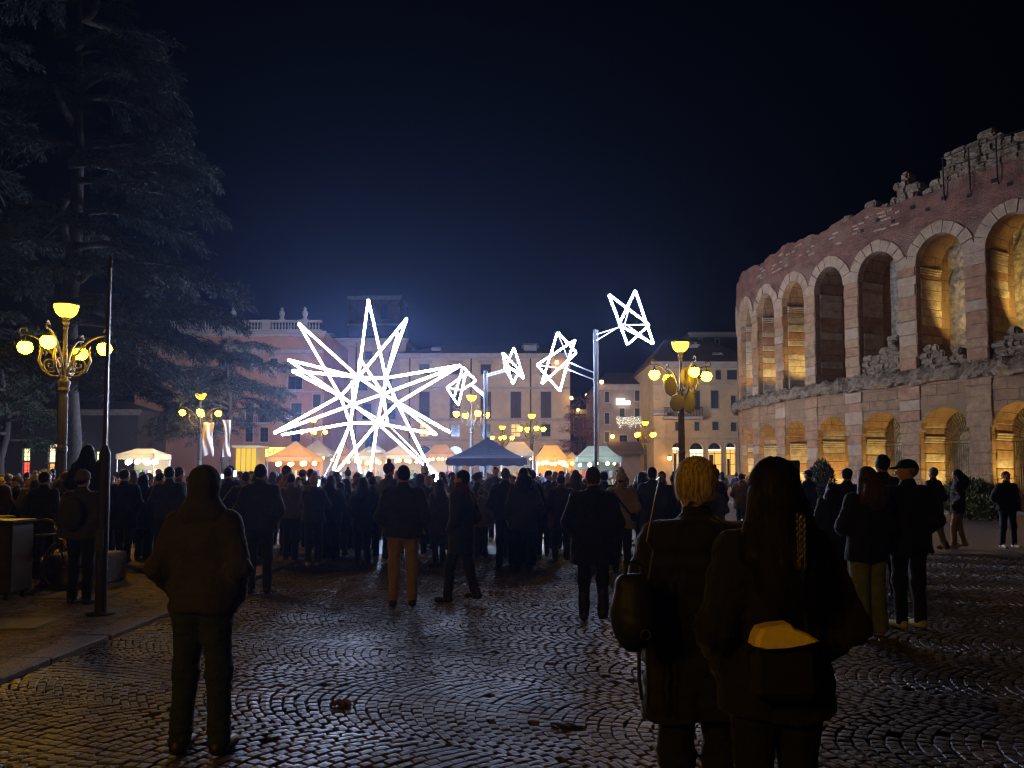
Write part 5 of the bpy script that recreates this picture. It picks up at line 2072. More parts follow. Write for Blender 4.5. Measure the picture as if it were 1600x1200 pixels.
class Kind:
    """one sort of person: body plus clothing meshes in local space, feet at the origin, facing +y"""

    def __init__(s, h=0.03, coat='short', arms=('down', 'down'), hair='short', stride=0.0, spread=0.0, wide=1.0, hood=None, puffer=False, head_turn=0.0, boots=False, lean=0.0, wideleg=1.0,
                 seed=0.0, hands=True, bag=None, scarf=False, hairlen=1.28, thick=1.0):
        s.h = h
        w = wide
        hem = {'short': .86, 'hip': .78, 'mid': .66, 'long': .46}[coat]
        parts = {}
        hc, hs = math.cos(head_turn), math.sin(head_turn)

        def turn(P):      # into head space
            q = P.copy()
            q[:, 0] = P[:, 0] * hc + P[:, 1] * hs
            q[:, 1] = -P[:, 0] * hs + P[:, 1] * hc
            return q

        def head_d(P):
            q = turn(P)
            d = ell(q, (0, .0, 1.645), (.074, .093, .105))
            d = smin(d, ell(q, (0, .03, 1.585), (.055, .062, .062)), .03)          # jaw
            d = smin(d, cap(q, (0, .092, 1.645), (0, .108, 1.605), .010, .016), .012)   # nose
            d = smin(d, cap(q, (-.02, .083, 1.568), (.02, .083, 1.568), .008, .008), .008)  # lips
            d = smin(d, cap(q, (-.035, .080, 1.668), (.035, .080, 1.668), .012, .012), .02)  # brow
            for e_ in (-1, 1):
                d = np.maximum(d, -(ell(q, (e_ * .031, .098, 1.645), (.016, .016, .011))))   # eye sockets
                d = smin(d, ell(q, (e_ * .028, .078, 1.645), (.012, .012, .012)), .004)
                d = smin(d, ell(q, (e_ * .078, -.005, 1.63), (.012, .02, .032)), .012)      # ears
            return d
        hip = .90
        legs = []
        for sd, st in ((-1, stride), (1, -stride)):
            hp = (sd * .088 * w, 0, .90)
            kn = (sd * (.092 * w + spread * .5), st * .5 + (.04 if st else .015), .49)
            an = (sd * (.095 * w + spread), st, .10 + (.05 if st < 0 else 0))
            legs.append((hp, kn, an))
        sh = .172 * w
        armj = []
        for sd, am in zip((-1, 1), arms):
            el, wr = ARM[am]
            armj.append(((sd * sh, -.005, 1.405), (sd * el[0] * (.4 + .6 * w), el[1], el[2]), (sd * wr[0] * (.4 + .6 * w), wr[1], wr[2])))

        # ---- body: one continuous figure
        bp = [('c', (-.075 * w, 0, 1.30), (.075 * w, 0, 1.30), .105, .105, .8), ('c', (0, 0, 1.38), (0, 0, .95), .12, .125, .8), ('c', (-sh * .8, 0, 1.41), (sh * .8, 0, 1.41), .05, .05),
              ('c', (0, -.012, 1.40), (0, .0, 1.60), .056, .052), ('c', (-.06, 0, .92), (.06, 0, .92), .11, .11, .85)]
        for (hp, kn, an) in legs:
            bp += [('c', hp, kn, .075, .05), ('c', kn, an, .05, .036), ('c', an, (an[0], an[1] + .10, .045), .035, .028)]
        for (a, b, c) in armj:
            bp += [('c', a, b, .045, .038), ('c', b, c, .038, .028)]

        def body_fn(P):
            return smin(union(P, bp, .03), head_d(P), .02)
        ext = .45 + abs(stride) * .3
        lo, hi = (-.55, -.42 - abs(stride), -.05), (.55, .52 + abs(stride), 1.80)
        V, F = surface(body_fn, lo, hi, max(.018, h * .85))
        if hands:
            for sd, (a, b, c), am in zip((-1, 1), armj, arms):
                if am == 'pocket':
                    continue
                dirv = Vector(c) - Vector(b)
                dirv.normalize()
                zax = -dirv
                fwd = Vector((0, 1, 0)) if abs(zax.y) < .8 else Vector((0, 0, 1))
                xax = fwd.cross(zax).normalized()
                yax = zax.cross(xax).normalized()
                M3 = np.array((xax[:], yax[:], zax[:])).T
                hv = HAND_V.copy()
                hf = HAND_F.copy()
                if sd < 0:
                    hv[:, 0] *= -1
                    hf = hf[:, ::-1]
                hv = hv @ M3.T + np.array(c) + np.array((dirv * .03)[:])
                F = np.concatenate((F, hf + len(V)))
                V = np.concatenate((V, hv))
        parts['body'] = (V, F)

        # ---- trousers
        tl = wideleg
        tp = [('c', (-.07 * w, 0, .93), (.07 * w, 0, .93), .13 * w, .13 * w, .85)]
        for (hp, kn, an) in legs:
            tp += [('c', hp, kn, .098 * (.5 + .5 * tl), .070 * tl), ('c', kn, (an[0], an[1] - .01, .075), .070 * tl, .058 * tl * tl)]
        V, F = surface(lambda P: np.maximum(union(P, tp, .035) + folds(P, .005, 1.0, seed) + creases(P, (.46, .13, .84), .09, .010), .05 - P[:, 2]), (-.42, -.35 - abs(stride), .0), (.42, .35 + abs(stride), 1.12), min(h, .026))
        parts['trousers'] = (V, F)

        # ---- shoes
        for sd, (hp, kn, an) in zip((-1, 1), legs):
            z0 = an[2] - .10
            ax, ay = an[0], an[1]
            sp = [('c', (ax, ay - .045, z0 + .05), (ax + sd * .015, ay + .15, z0 + .035), .044, .040), ('c', (ax, ay - .02, z0 + .06), (ax, ay - .015, z0 + (.30 if boots else .13)), .046, .056 if boots else .045)]
            V, F = surface(lambda P: np.maximum(union(P, sp, .03), z0 - P[:, 2]), (ax - .12, ay - .16, z0 - .04), (ax + .12, ay + .26, z0 + .42), min(h, .018))
            parts['shoe' + ('_l' if sd < 0 else '_r')] = (V, F)

        # ---- coat
        T = thick
        cp = [('c', (-.085 * w, 0, 1.31), (.085 * w, 0, 1.31), .140 * T, .140 * T, .80), ('c', (-.05 * w, -.005, 1.32), (-.065 * w, 0, hem), .135 * T, .165 * T * w, .85), ('c', (.05 * w, -.005, 1.32), (.065 * w, 0, hem), .135 * T, .165 * T * w, .85),
              ('c', (-sh * .85, -.008, 1.412), (sh * .85, -.008, 1.412), .066 * T, .066 * T), ('c', (0, -.015, 1.42), (0, -.005, 1.50), .086, .074)]
        for (a, b, c), am in zip(armj, arms):
            c2 = tuple(np.array(c) - .01 * (np.array(c) - np.array(b)))
            cp += [('c', a, b, .078 * T, .066 * T), ('c', b, c2, .066 * T, .050 * T)]
        if hood == 'down':
            cp += [('c', (-.095, -.075, 1.425), (.095, -.075, 1.425), .070, .070), ('c', (0, -.10, 1.41), (0, -.125, 1.33), .085, .05)]
        hoodp = None

        def coat_fn(P):
            d = union(P, cp, .045)
            if puffer:
                d = d - .011 * np.abs(np.sin(P[:, 2] * math.pi / .085)) + .004
            d = d + folds(P, .009, .8, seed) + creases(P, (1.13, 1.0), .10, .008)
            if coat == 'short':
                d = d - .010 * np.exp(-((P[:, 2] - hem - .03) / .03) ** 2)
            d = np.maximum(d, (hem + .012 * np.sin(P[:, 0] * 14 + seed)) - P[:, 2])
            # cuffs: cut beyond the wrists
            return d
        V, F = surface(coat_fn, (-.62, -.42, hem - .05), (.62, .55, 1.64), h)
        parts['coat'] = (V, F)

        # ---- head wear and hair
        fh = min(h, .016)
        if hood == 'up':
            def hd(P):
                q = turn(P)
                d = smin(ell(q, (0, -.012, 1.655), (.095, .114, .108)), smin(cap(q, (0, -.03, 1.60), (0, -.035, 1.50), .088, .092), cap(q, (-.07, -.03, 1.455), (.07, -.03, 1.455), .085, .085), .05), .03)
                d = np.maximum(d, -ell(q, (0, .13, 1.62), (.078, .12, .105)))
                return d + folds(P, .004, 1.2, seed)
            parts['hood'] = surface(hd, (-.22, -.25, 1.34), (.22, .2, 1.82), fh)
        elif hair == 'beanie':
            def hd(P):
                q = turn(P)
                d = ell(q, (0, -.008, 1.665), (.092, .108, .112))
                cut = 1.625 + (q[:, 1] > .02) * .03
                d = np.maximum(d, cut - q[:, 2])
                rim = np.abs(q[:, 2] - 1.645) < .022
                return d - .006 * rim - .002 * np.sin(np.arctan2(q[:, 1], q[:, 0]) * 40)
            parts['beanie'] = surface(hd, (-.16, -.17, 1.58), (.16, .17, 1.82), fh)
        elif hair == 'bobble':
            def hd(P):
                q = turn(P)
                d = ell(q, (0, -.008, 1.66), (.094, .110, .115))
                d = np.maximum(d, 1.60 + (q[:, 1] > .02) * .05 - q[:, 2])
                return smin(d, ell(q, (0, -.01, 1.80), (.042, .042, .042)) + .004 * np.sin(P[:, 0] * 190) * np.sin(P[:, 1] * 190) * np.sin(P[:, 2] * 190), .01)
            parts['bobble_hat'] = surface(hd, (-.16, -.17, 1.54), (.16, .17, 1.88), fh)
        elif hair == 'cap':
            def hd(P):
                q = turn(P)
                d = ell(q, (0, -.005, 1.67), (.090, .108, .088))
                d = np.maximum(d, 1.655 - q[:, 2])
                return smin(d, cap(q, (0, .09, 1.665), (0, .155, 1.655), .045, .03, 1.0) + .0 + np.abs(q[:, 2] - 1.66) * 1.5, .008)
            parts['cap'] = surface(hd, (-.16, -.17, 1.6), (.16, .24, 1.80), fh)
        if hood != 'up' and hair not in ('bald',):
            if hair in ('short', 'beanie', 'cap', 'bobble'):
                def hf(P):
                    q = turn(P)
                    d = ell(q, (0, -.014, 1.655), (.083, .101, .104))
                    d = np.maximum(d, (1.555 + np.clip((q[:, 1] + .06) * 1.0, 0, .2)) - q[:, 2])
                    d = np.maximum(d, q[:, 1] - .075)
                    return d + .0025 * np.sin(np.arctan2(q[:, 1] - .0, q[:, 0]) * 34 + np.sin(q[:, 2] * 60))
                parts['hair'] = surface(hf, (-.14, -.16, 1.5), (.14, .14, 1.80), fh)
            elif hair == 'bob':
                def hf(P):
                    q = turn(P)
                    d = smin(ell(q, (0, -.014, 1.664), (.089, .108, .106)), ell(q, (0, -.040, 1.600), (.064, .066, .062)), .03)
                    d = np.maximum(d, -ell(q, (0, .13, 1.60), (.066, .10, .11)))
                    d = np.maximum(d, 1.572 + .010 * np.sin(np.arctan2(q[:, 1], q[:, 0]) * 9) - q[:, 2])
                    a = np.arctan2(q[:, 1] + .02, q[:, 0])
                    return d + .0014 * np.sin(q[:, 0] * 37 + np.sin(q[:, 2] * 29) * 1.2) * np.sin(q[:, 2] * 31 + q[:, 1] * 25)
                parts['hair'] = surface(hf, (-.16, -.18, 1.46), (.16, .14, 1.82), min(fh, .006 if h < .016 else .016))
            elif hair == 'bun':
                def hf(P):
                    q = turn(P)
                    d = ell(q, (0, -.014, 1.655), (.085, .102, .104))
                    d = np.maximum(d, (1.57 + np.clip((q[:, 1] + .06), 0, .2)) - q[:, 2])
                    d = np.maximum(d, q[:, 1] - .075)
                    return smin(d, ell(q, (0, -.10, 1.71), (.045, .042, .045)), .015)
                parts['hair'] = surface(hf, (-.14, -.2, 1.5), (.14, .14, 1.80), fh)
            elif hair in ('long', 'wavy'):
                fh = min(h, .008) if h < .016 else fh
                def hf(P):
                    q = turn(P)
                    d = ell(q, (0, -.016, 1.658), (.090, .106, .106))
                    fall = smin(cap(q, (0, -.055, 1.60), (0, -.150, hairlen + .10), .096, .128, .70), cap(q, (0, -.150, hairlen + .10), (0, -.150, hairlen), .128, .07, .55), .05)
                    side = np.minimum(cap(q, (-.062, -.02, 1.61), (-.125, -.085, 1.40), .042, .055), cap(q, (.062, -.02, 1.61), (.125, -.085, 1.40), .042, .055))
                    d = smin(smin(d, fall, .04), side, .03)
                    d = np.maximum(d, -ell(q, (0, .125, 1.60), (.066, .10, .12)))
                    d = np.maximum(d, np.where(q[:, 1] > .07, q[:, 1] - .07, -1))
                    ww = .012 * np.sin(q[:, 2] * 30 + q[:, 0] * 6) if hair == 'wavy' else 0
                    return d + .0025 * np.sin(q[:, 0] * 120 + np.sin(q[:, 2] * 7) * 2.0) + .0015 * np.sin(q[:, 0] * 260 + q[:, 2] * 11) + ww
                parts['hair'] = surface(hf, (-.22, -.36, hairlen - .1), (.22, .14, 1.82), fh)
        if scarf:
            parts['scarf'] = surface(lambda P: smin(cap(P, (-.05, -.0, 1.50), (.05, .0, 1.50), .085, .085, 1.0), cap(P, (0, -.02, 1.47), (0, .0, 1.53), .10, .09), .03) + folds(P, .006, 2.0, 1), (-.2, -.2, 1.38), (.2, .2, 1.62), fh)
        if bag == 'backpack':
            def bf(P):
                d = smin(ell(P, (0, -.235, 1.20), (.155, .095, .22)), ell(P, (0, -.30, 1.12), (.105, .05, .10)), .03)
                return d + folds(P, .004, 1, 3)
            parts['backpack'] = surface(bf, (-.25, -.42, .92), (.25, -.05, 1.48), min(h, .02))
        if bag == 'strap':
            pts = [(-.17, -.03, 1.46), (-.10, -.155, 1.38), (0, -.175, 1.24), (.12, -.165, 1.08), (.21, -.10, .98)]
            pp = [('c', a, b, .020, .020) for a, b in zip(pts, pts[1:])] + [('c', (.22, -.08, .98), (.24, .06, .95), .07, .07)]
            parts['shoulder_bag'] = surface(lambda P: union(P, pp, .01), (-.3, -.3, .8), (.4, .2, 1.52), min(h, .014))
        s.me = {}
        for k, (V, F) in parts.items():
            nm = 'shoe' if k.startswith('shoe_') else k
            s.me[k] = mesh('person' if k == 'body' else nm, V, F, M_PLAIN, smooth=True)


M_PLAIN = mat('cloth_plain', (.03, .03, .035), rough=.9)


def cloth(name, c, rough=.85, bump=.25):
    return mat('cloth_' + name, c, rough=rough, spec=.25, var=.25, vscale=5, bump=.55, bscale=17, sheen=.10)


COATS = {'black': cloth('black', (.009, .009, .011)), 'navy': cloth('navy', (.028, .034, .066)), 'charcoal': cloth('charcoal', (.045, .045, .05)), 'dark brown': cloth('brown', (.045, .030, .022)),
         'olive': cloth('olive', (.034, .033, .030)), 'dark red': cloth('red', (.085, .014, .016)), 'grey': cloth('grey', (.10, .10, .105)), 'beige': cloth('beige', (.34, .27, .185)),
         'dark green': cloth('green', (.02, .034, .026)), 'taupe': cloth('taupe', (.12, .095, .075)), 'plum': cloth('plum', (.045, .020, .035)), 'white': cloth('white', (.55, .54, .52))}
TROUS = {'black': cloth('trouser_black', (.007, .007, .008)), 'jeans': cloth('jeans', (.022, .034, .085)), 'dark jeans': cloth('dark_jeans', (.018, .024, .042)), 'beige': cloth('trouser_beige', (.30, .215, .13)),
         'grey': cloth('trouser_grey', (.07, .07, .072)), 'pale jeans': cloth('pale_jeans', (.13, .15, .18))}
def hair_mat(name, c):
    m = mat('hair_' + name, c, rough=.62, spec=.15, sheen=.05)
    nt = m.node_tree
    b = nt.nodes['Principled BSDF']
    tc = nt.nodes.new('ShaderNodeTexCoord')
    mp = nt.nodes.new('ShaderNodeMapping')
    mp.inputs['Scale'].default_value = (110, 110, 7)
    n = nt.nodes.new('ShaderNodeTexNoise')
    n.inputs['Scale'].default_value = 1.0
    n.inputs['Detail'].default_value = 4
    rp = nt.nodes.new('ShaderNodeValToRGB')
    rp.color_ramp.elements[0].position = .35
    rp.color_ramp.elements[1].position = .68
    rp.color_ramp.elements[0].color = tuple(k * .22 for k in c) + (1,)
    rp.color_ramp.elements[1].color = tuple(min(1, k * 1.35) for k in c) + (1,)
    nt.links.new(tc.outputs['Object'], mp.inputs['Vector'])
    nt.links.new(mp.outputs['Vector'], n.inputs['Vector'])
    nt.links.new(n.outputs['Fac'], rp.inputs['Fac'])
    nt.links.new(rp.outputs['Color'], b.inputs['Base Color'])
    bp = nt.nodes.new('ShaderNodeBump')
    bp.inputs['Strength'].default_value = .3
    bp.inputs['Distance'].default_value = .006
    nt.links.new(n.outputs['Fac'], bp.inputs['Height'])
    nt.links.new(bp.outputs['Normal'], b.inputs['Normal'])
    return m


HAIRS = {'black': hair_mat('black', (.008, .006, .006)), 'dark brown': hair_mat('dark_brown', (.010, .0065, .0055)), 'brown': hair_mat('brown', (.075, .045, .026)),
         'grey': hair_mat('grey', (.22, .21, .20)), 'blond': hair_mat('blond', (.56, .43, .24))}
SKIN = [mat('skin_a', (.42, .24, .17), rough=.55, spec=.4, var=.08), mat('skin_b', (.36, .20, .14), rough=.55, spec=.4, var=.08), mat('skin_c', (.48, .29, .21), rough=.55, spec=.4, var=.08)]
M_shoe = mat('shoe_dark', (.018, .016, .015), rough=.5)
M_shoew = mat('shoe_white', (.50, .49, .46), rough=.6)
M_shoeg = mat('shoe_yellow_green', (.34, .38, .10), rough=.6)
M_shoeb = mat('shoe_tan', (.30, .20, .12), rough=.6)


def person(kind, x, y, rz, height, coat, trousers, hair, label, group='people in the square', z=0.0, skin=0, shoes=None, hat=None, bagm=None):
    s = height / 1.75
    b = bpy.data.objects.new('person', kind.me['body'])
    b.location = (x, y, z)
    b.rotation_euler = (0, 0, rz)
    b.scale = (s, s, s)
    link(b)
    tag(b, label, 'person', group)

    def dress(o, m):
        o.material_slots[0].link = 'OBJECT'
        o.material_slots[0].material = m
    dress(b, SKIN[skin])
    for k, me in kind.me.items():
        if k == 'body':
            continue
        c = bpy.data.objects.new('shoe' if k.startswith('shoe_') else k, me)
        link(c, b)
        if k in ('coat', 'hood'):
            dress(c, coat)
        elif k == 'trousers':
            dress(c, trousers)
        elif k.startswith('shoe_'):
            dress(c, shoes or M_shoe)
        elif k in ('hair', 'hair_strands'):
            dress(c, hair)
        elif k in ('beanie', 'bobble_hat', 'cap', 'scarf'):
            dress(c, hat or COATS['charcoal'])
        else:
            dress(c, bagm or COATS['black'])
    return b


def ppos(px, Y):
    return (px - 800) / FPX * Y


def strands(kind, mode, n, seed, hairlen=1.22):
    """loose strands laid over the hair of the nearest heads, as fine ribbons"""
    rs = np.random.default_rng(seed)
    V, F = [], []
    for k in range(n):
        phi = rs.uniform(0, 2 * math.pi)
        if math.sin(phi) > .55:
            phi = -phi
        th0 = rs.uniform(.02, .75)
        lift = rs.uniform(1.0, 1.04) + (rs.uniform(0, .07) if rs.random() < .12 else 0)
        pts = []
        r_ = np.array((.090, .109, .107)) if mode == 'bob' else np.array((.092, .108, .108))
        cen = np.array((0, -.015, 1.662))
        end = rs.uniform(1.75, 2.15)
        for q in range(9):
            th = th0 + (end - th0) * q / 8
            ph = phi + .10 * math.sin(q * .7 + k)
            pts.append(cen + lift * r_ * np.array((math.sin(th) * math.cos(ph), math.sin(th) * math.sin(ph), math.cos(th))))
        if mode == 'long':
            p = pts[-1]
            m = 9
            ln = rs.uniform(hairlen - .03, hairlen + .18)
            tx = p[0] * rs.uniform(1.1, 1.5) + rs.normal(0, .012)
            for q in range(1, m + 1):
                u = q / m
                z = p[2] + (ln - p[2]) * u
                back = -.055 - .125 * min(1, (1.60 - z) / .30) if z < 1.6 else p[1]
                sd = math.sqrt(max(0.0, 1 - (tx / .15) ** 2)) if abs(tx) < .15 else 0
                pts.append(np.array((p[0] + (tx - p[0]) * u + .006 * math.sin(q * .9 + k), min(p[1], back - .085 * sd + rs.uniform(-.004, .006)), z)))
        else:
            p = pts[-1]
            pts.append(p * np.array((.93, .96, 1)) + np.array((rs.normal(0, .006), rs.normal(0, .005), -.022)))
        pts = np.array(pts)
        w = rs.uniform(.0010, .0022)
        b0 = len(V)
        L = len(pts)
        for q in range(L):
            d = pts[min(q + 1, L - 1)] - pts[max(q - 1, 0)]
            o = pts[q] - np.array((0, -.01, pts[q][2]))
            sdv = np.cross(d, o)
            sdv = sdv / max(1e-9, np.linalg.norm(sdv))
            ww = w * (1 - .8 * q / (L - 1))
            V.append(pts[q] - sdv * ww); V.append(pts[q] + sdv * ww)
        for q in range(L - 1):
            F.append((b0 + 2 * q, b0 + 2 * q + 1, b0 + 2 * q + 3, b0 + 2 * q + 2))
    kind.me['hair_strands'] = mesh('hair_strands', np.array(V), F, M_PLAIN, smooth=True)


# ---- the people one can tell apart
K = {}
K['hooded'] = Kind(.014, 'short', ('pocket', 'pocket'), 'short', spread=.035, wide=.93, hood='up', hands=True, seed=2, thick=.96, wideleg=1.05)
person(K['hooded'], ppos(322, 4.72), 4.72, R(-3), 1.73, COATS['olive'], TROUS['jeans'], HAIRS['brown'], 'person in an olive hooded jacket and jeans, standing alone with hands in pockets', skin=0, shoes=M_shoe)
K['blond'] = Kind(.013, 'mid', ('pocket', 'pocket'), 'bob', wide=1.02, hood='down', puffer=True, seed=1, thick=1.04)
strands(K['blond'], 'bob', 3200, 3)
person(K['blond'], ppos(1086, 3.35), 3.35, R(-2), 1.735, COATS['black'], TROUS['black'], HAIRS['blond'], 'person with short blond hair in a long black quilted coat', skin=2)
K['longhair'] = Kind(.013, 'hip', ('pocket', 'pocket'), 'long', wide=.97, seed=4, hairlen=1.22, thick=1.03)
strands(K['longhair'], 'long', 2000, 4)
person(K['longhair'], ppos(1206, 3.0), 3.0, R(5), 1.725, COATS['black'], TROUS['black'], HAIRS['dark brown'], 'person with long dark hair in a black coat beside the blond one', skin=0)
K['coupleW'] = Kind(.018, 'hip', ('front', 'front'), 'long', wide=1.05, hood='down', wideleg=1.30, seed=6, hairlen=1.36)
person(K['coupleW'], ppos(1352, 8.1), 8.1, R(14), 1.76, COATS['black'], TROUS['pale jeans'], HAIRS['brown'], 'long-haired person in a dark coat and wide pale jeans with tan shoes', shoes=M_shoeb)
K['coupleM'] = Kind(.018, 'hip', ('down', 'pocket'), 'cap', wide=1.12, head_turn=R(62), seed=7)
person(K['coupleM'], ppos(1416, 8.5), 8.5, R(8), 1.85, COATS['black'], TROUS['black'], HAIRS['grey'], 'tall person in a flat cap and black coat turning towards the long-haired one', shoes=M_shoeg, hat=COATS['black'])
K['std'] = Kind(.024, 'short', ('pocket', 'pocket'), 'short', spread=.01, wide=1.06, seed=3)
person(K['std'], ppos(1378, 10.4), 10.4, R(-5), 1.95, COATS['black'], TROUS['black'], HAIRS['black'], 'tallest dark-haired person, head above the couple before the arena arches')
K['walker'] = Kind(.022, 'mid', ('hip', 'pocket'), 'short', stride=.16, wide=1.1, seed=5, head_turn=R(-20))
person(K['walker'], ppos(1457, 17.0), 17.0, R(35), 1.84, COATS['black'], TROUS['beige'], HAIRS['grey'], 'person in a wide black coat and beige trousers walking before the arena pier')
K['puff'] = Kind(.022, 'hip', ('pocket', 'pocket'), 'long', stride=.10, puffer=True, seed=9, hairlen=1.38)
person(K['puff'], ppos(1494, 17.6), 17.6, R(60), 1.80, COATS['black'], TROUS['beige'], HAIRS['dark brown'], 'person in a black padded jacket and pale trousers by the arena gate', shoes=M_shoew)
K['apart'] = Kind(.022, 'short', ('pocket', 'pocket'), 'short', spread=.05, seed=8, wide=1.05)
person(K['apart'], ppos(1571, 17.8), 17.8, R(185), 1.76, COATS['black'], TROUS['dark jeans'], HAIRS['dark brown'], 'person facing the camera with feet apart near the arena corner', shoes=M_shoew)
K['officer'] = Kind(.026, 'short', ('down', 'front'), 'cap', seed=3)
person(K['officer'], ppos(1262, 19.5), 19.5, R(40), 1.80, COATS['navy'], TROUS['dark jeans'], HAIRS['dark brown'], 'person in a peaked cap standing next to the black loudspeaker', hat=COATS['navy'])
person(K['officer'], ppos(1323, 13.2), 13.2, R(-30), 1.79, COATS['black'], TROUS['black'], HAIRS['black'], 'capped person half hidden behind the long-haired one in pale jeans', hat=COATS['black'])
K['long_std'] = Kind(.026, 'mid', ('down', 'pocket'), 'long', seed=4, hairlen=1.40)
person(K['long_std'], ppos(1298, 12.6), 12.6, R(-15), 1.55, COATS['black'], TROUS['black'], HAIRS['black'], 'short person in black between the chain strap and the long-haired one')
# middle ground
K['tallbeige'] = Kind(.020, 'short', ('pocket', 'pocket'), 'short', spread=.012, wide=1.12, seed=10)
person(K['tallbeige'], ppos(631, 9.9), 9.9, R(4), 1.80, COATS['navy'], TROUS['beige'], HAIRS['dark brown'], 'person in a navy jacket and beige trousers below the star')
K['stepper'] = Kind(.020, 'mid', ('pocket', 'pocket'), 'short', stride=.17, wide=1.0, seed=12, head_turn=R(10), scarf=True)
person(K['stepper'], ppos(722, 10.2), 10.2, R(62), 1.74, COATS['navy'], TROUS['dark jeans'], HAIRS['dark brown'], 'person in profile with a red scarf stepping past the crowd', hat=COATS['dark red'])
K['furhood'] = Kind(.018, 'mid', ('pocket', 'pocket'), 'bob', wide=1.14, hood='down', boots=True, seed=13, stride=.05, thick=1.05)
person(K['furhood'], ppos(926, 8.9), 8.9, R(-6), 1.76, COATS['black'], TROUS['black'], HAIRS['brown'], 'person with a rounded bob in a long black coat and boots')
K['strap'] = Kind(.022, 'hip', ('down', 'pocket'), 'bobble', wide=1.05, bag='strap', seed=14, thick=1.05)
person(K['strap'], ppos(970, 13.2), 13.2, R(-12), 1.73, COATS['beige'], TROUS['dark jeans'], HAIRS['brown'], 'person in a beige jacket with a dark strap across the back', hat=COATS['white'])
person(K['std'], ppos(408, 11.0), 11.0, R(3), 1.83, COATS['navy'], TROUS['dark jeans'], HAIRS['dark brown'], 'tall person in navy standing close behind the hooded one')
K['phone'] = Kind(.024, 'short', ('phone', 'phone'), 'short', wide=1.05, seed=15)
person(K['phone'], ppos(456, 15.0), 15.0, R(-8), 1.70, COATS['taupe'], TROUS['dark jeans'], HAIRS['dark brown'], 'person in a taupe jacket with both arms raised to the face')
person(K['std'], ppos(790, 14.0), 14.0, R(-10), 1.80, COATS['black'], TROUS['black'], HAIRS['grey'], 'grey-haired half of the dark couple below the gazebo')
person(K['long_std'], ppos(818, 13.6), 13.6, R(6), 1.80, COATS['navy'], TROUS['black'], HAIRS['dark brown'], 'long-haired half of the dark couple below the gazebo')
K['child'] = Kind(.024, 'hip', ('down', 'down'), 'beanie', wide=1.1, puffer=True, seed=11)
person(K['child'], ppos(752, 15.6), 15.6, R(10), 1.42, COATS['taupe'], TROUS['dark jeans'], HAIRS['brown'], 'child in a taupe padded jacket and pale knitted hat', hat=COATS['grey'])
K['beanie'] = Kind(.018, 'short', ('down', 'pocket'), 'beanie', wide=1.05, bag='backpack', seed=16)
person(K['beanie'], ppos(131, 9.9), 9.9, R(-4), 1.70, COATS['charcoal'], TROUS['black'], HAIRS['dark brown'], 'person in a grey knitted hat with a backpack next to the thin pole', hat=COATS['grey'], bagm=COATS['charcoal'], z=.03)
K['longl'] = Kind(.024, 'mid', ('pocket', 'pocket'), 'long', seed=17, hairlen=1.25)
person(K['longl'], ppos(138, 11.9), 11.9, R(5), 1.66, COATS['black'], TROUS['black'], HAIRS['black'], 'long-haired person raised on a stone block over the knitted hat', z=.48)
person(K['apart'], ppos(266, 13.6), 13.6, R(-4), 1.82, COATS['navy'], TROUS['dark jeans'], HAIRS['black'], 'broad person in navy with feet apart on the footway behind the hooded one', z=.0)
person(K['walker'], ppos(196, 14.2), 14.2, R(10), 1.75, COATS['black'], TROUS['black'], HAIRS['dark brown'], 'dark figure mid-step close behind the thin pole', z=.03)
person(K['longl'], ppos(226, 14.9), 14.9, R(-8), 1.66, COATS['charcoal'], TROUS['black'], HAIRS['dark brown'], 'long-haired figure in charcoal on the footway behind the thin pole', z=.03)
person(K['std'], ppos(72, 12.2), 12.2, R(-12), 1.70, COATS['black'], TROUS['dark jeans'], HAIRS['black'], 'dark figure standing behind the parked bicycle', z=.03)
person(K['coupleW'], ppos(518, 15.2), 15.2, R(-4), 1.66, COATS['navy'], TROUS['black'], HAIRS['dark brown'], 'slim figure whose dark boots stand in the bright reflection')
person(K['furhood'], ppos(876, 14.9), 14.9, R(8), 1.68, COATS['plum'], TROUS['black'], HAIRS['brown'], 'person in a plum coat just behind the rounded bob')

# ---- the crowd
CK = [Kind(.032, 'short', ('pocket', 'pocket'), 'short', seed=1), Kind(.032, 'hip', ('down', 'pocket'), 'long', seed=2, hairlen=1.36), Kind(.032, 'mid', ('pocket', 'pocket'), 'bob', seed=3, wide=1.05),
      Kind(.032, 'short', ('phone', 'phone'), 'short', seed=4), Kind(.032, 'hip', ('fold', 'fold'), 'beanie', seed=5, puffer=True), Kind(.032, 'mid', ('pocket', 'down'), 'bobble', seed=6),
      Kind(.032, 'hip', ('pocket', 'pocket'), 'short', seed=7, hood='up'), Kind(.032, 'short', ('down', 'down'), 'bun', seed=8), Kind(.032, 'hip', ('front', 'front'), 'wavy', seed=9, hairlen=1.42, head_turn=R(25)),
      Kind(.032, 'short', ('pocket', 'pocket'), 'cap', seed=10, wide=1.1), Kind(.032, 'mid', ('pocket', 'pocket'), 'long', seed=11, hood='down', head_turn=R(-30)), Kind(.032, 'hip', ('hip', 'pocket'), 'short', seed=12, wide=1.15, hood='down')]
CKN = ['short hair', 'long hair', 'a bob', 'arms raised', 'a knitted hat', 'a bobble hat', 'a hood up', 'a hair bun', 'wavy hair', 'a cap', 'long hair', 'short hair']

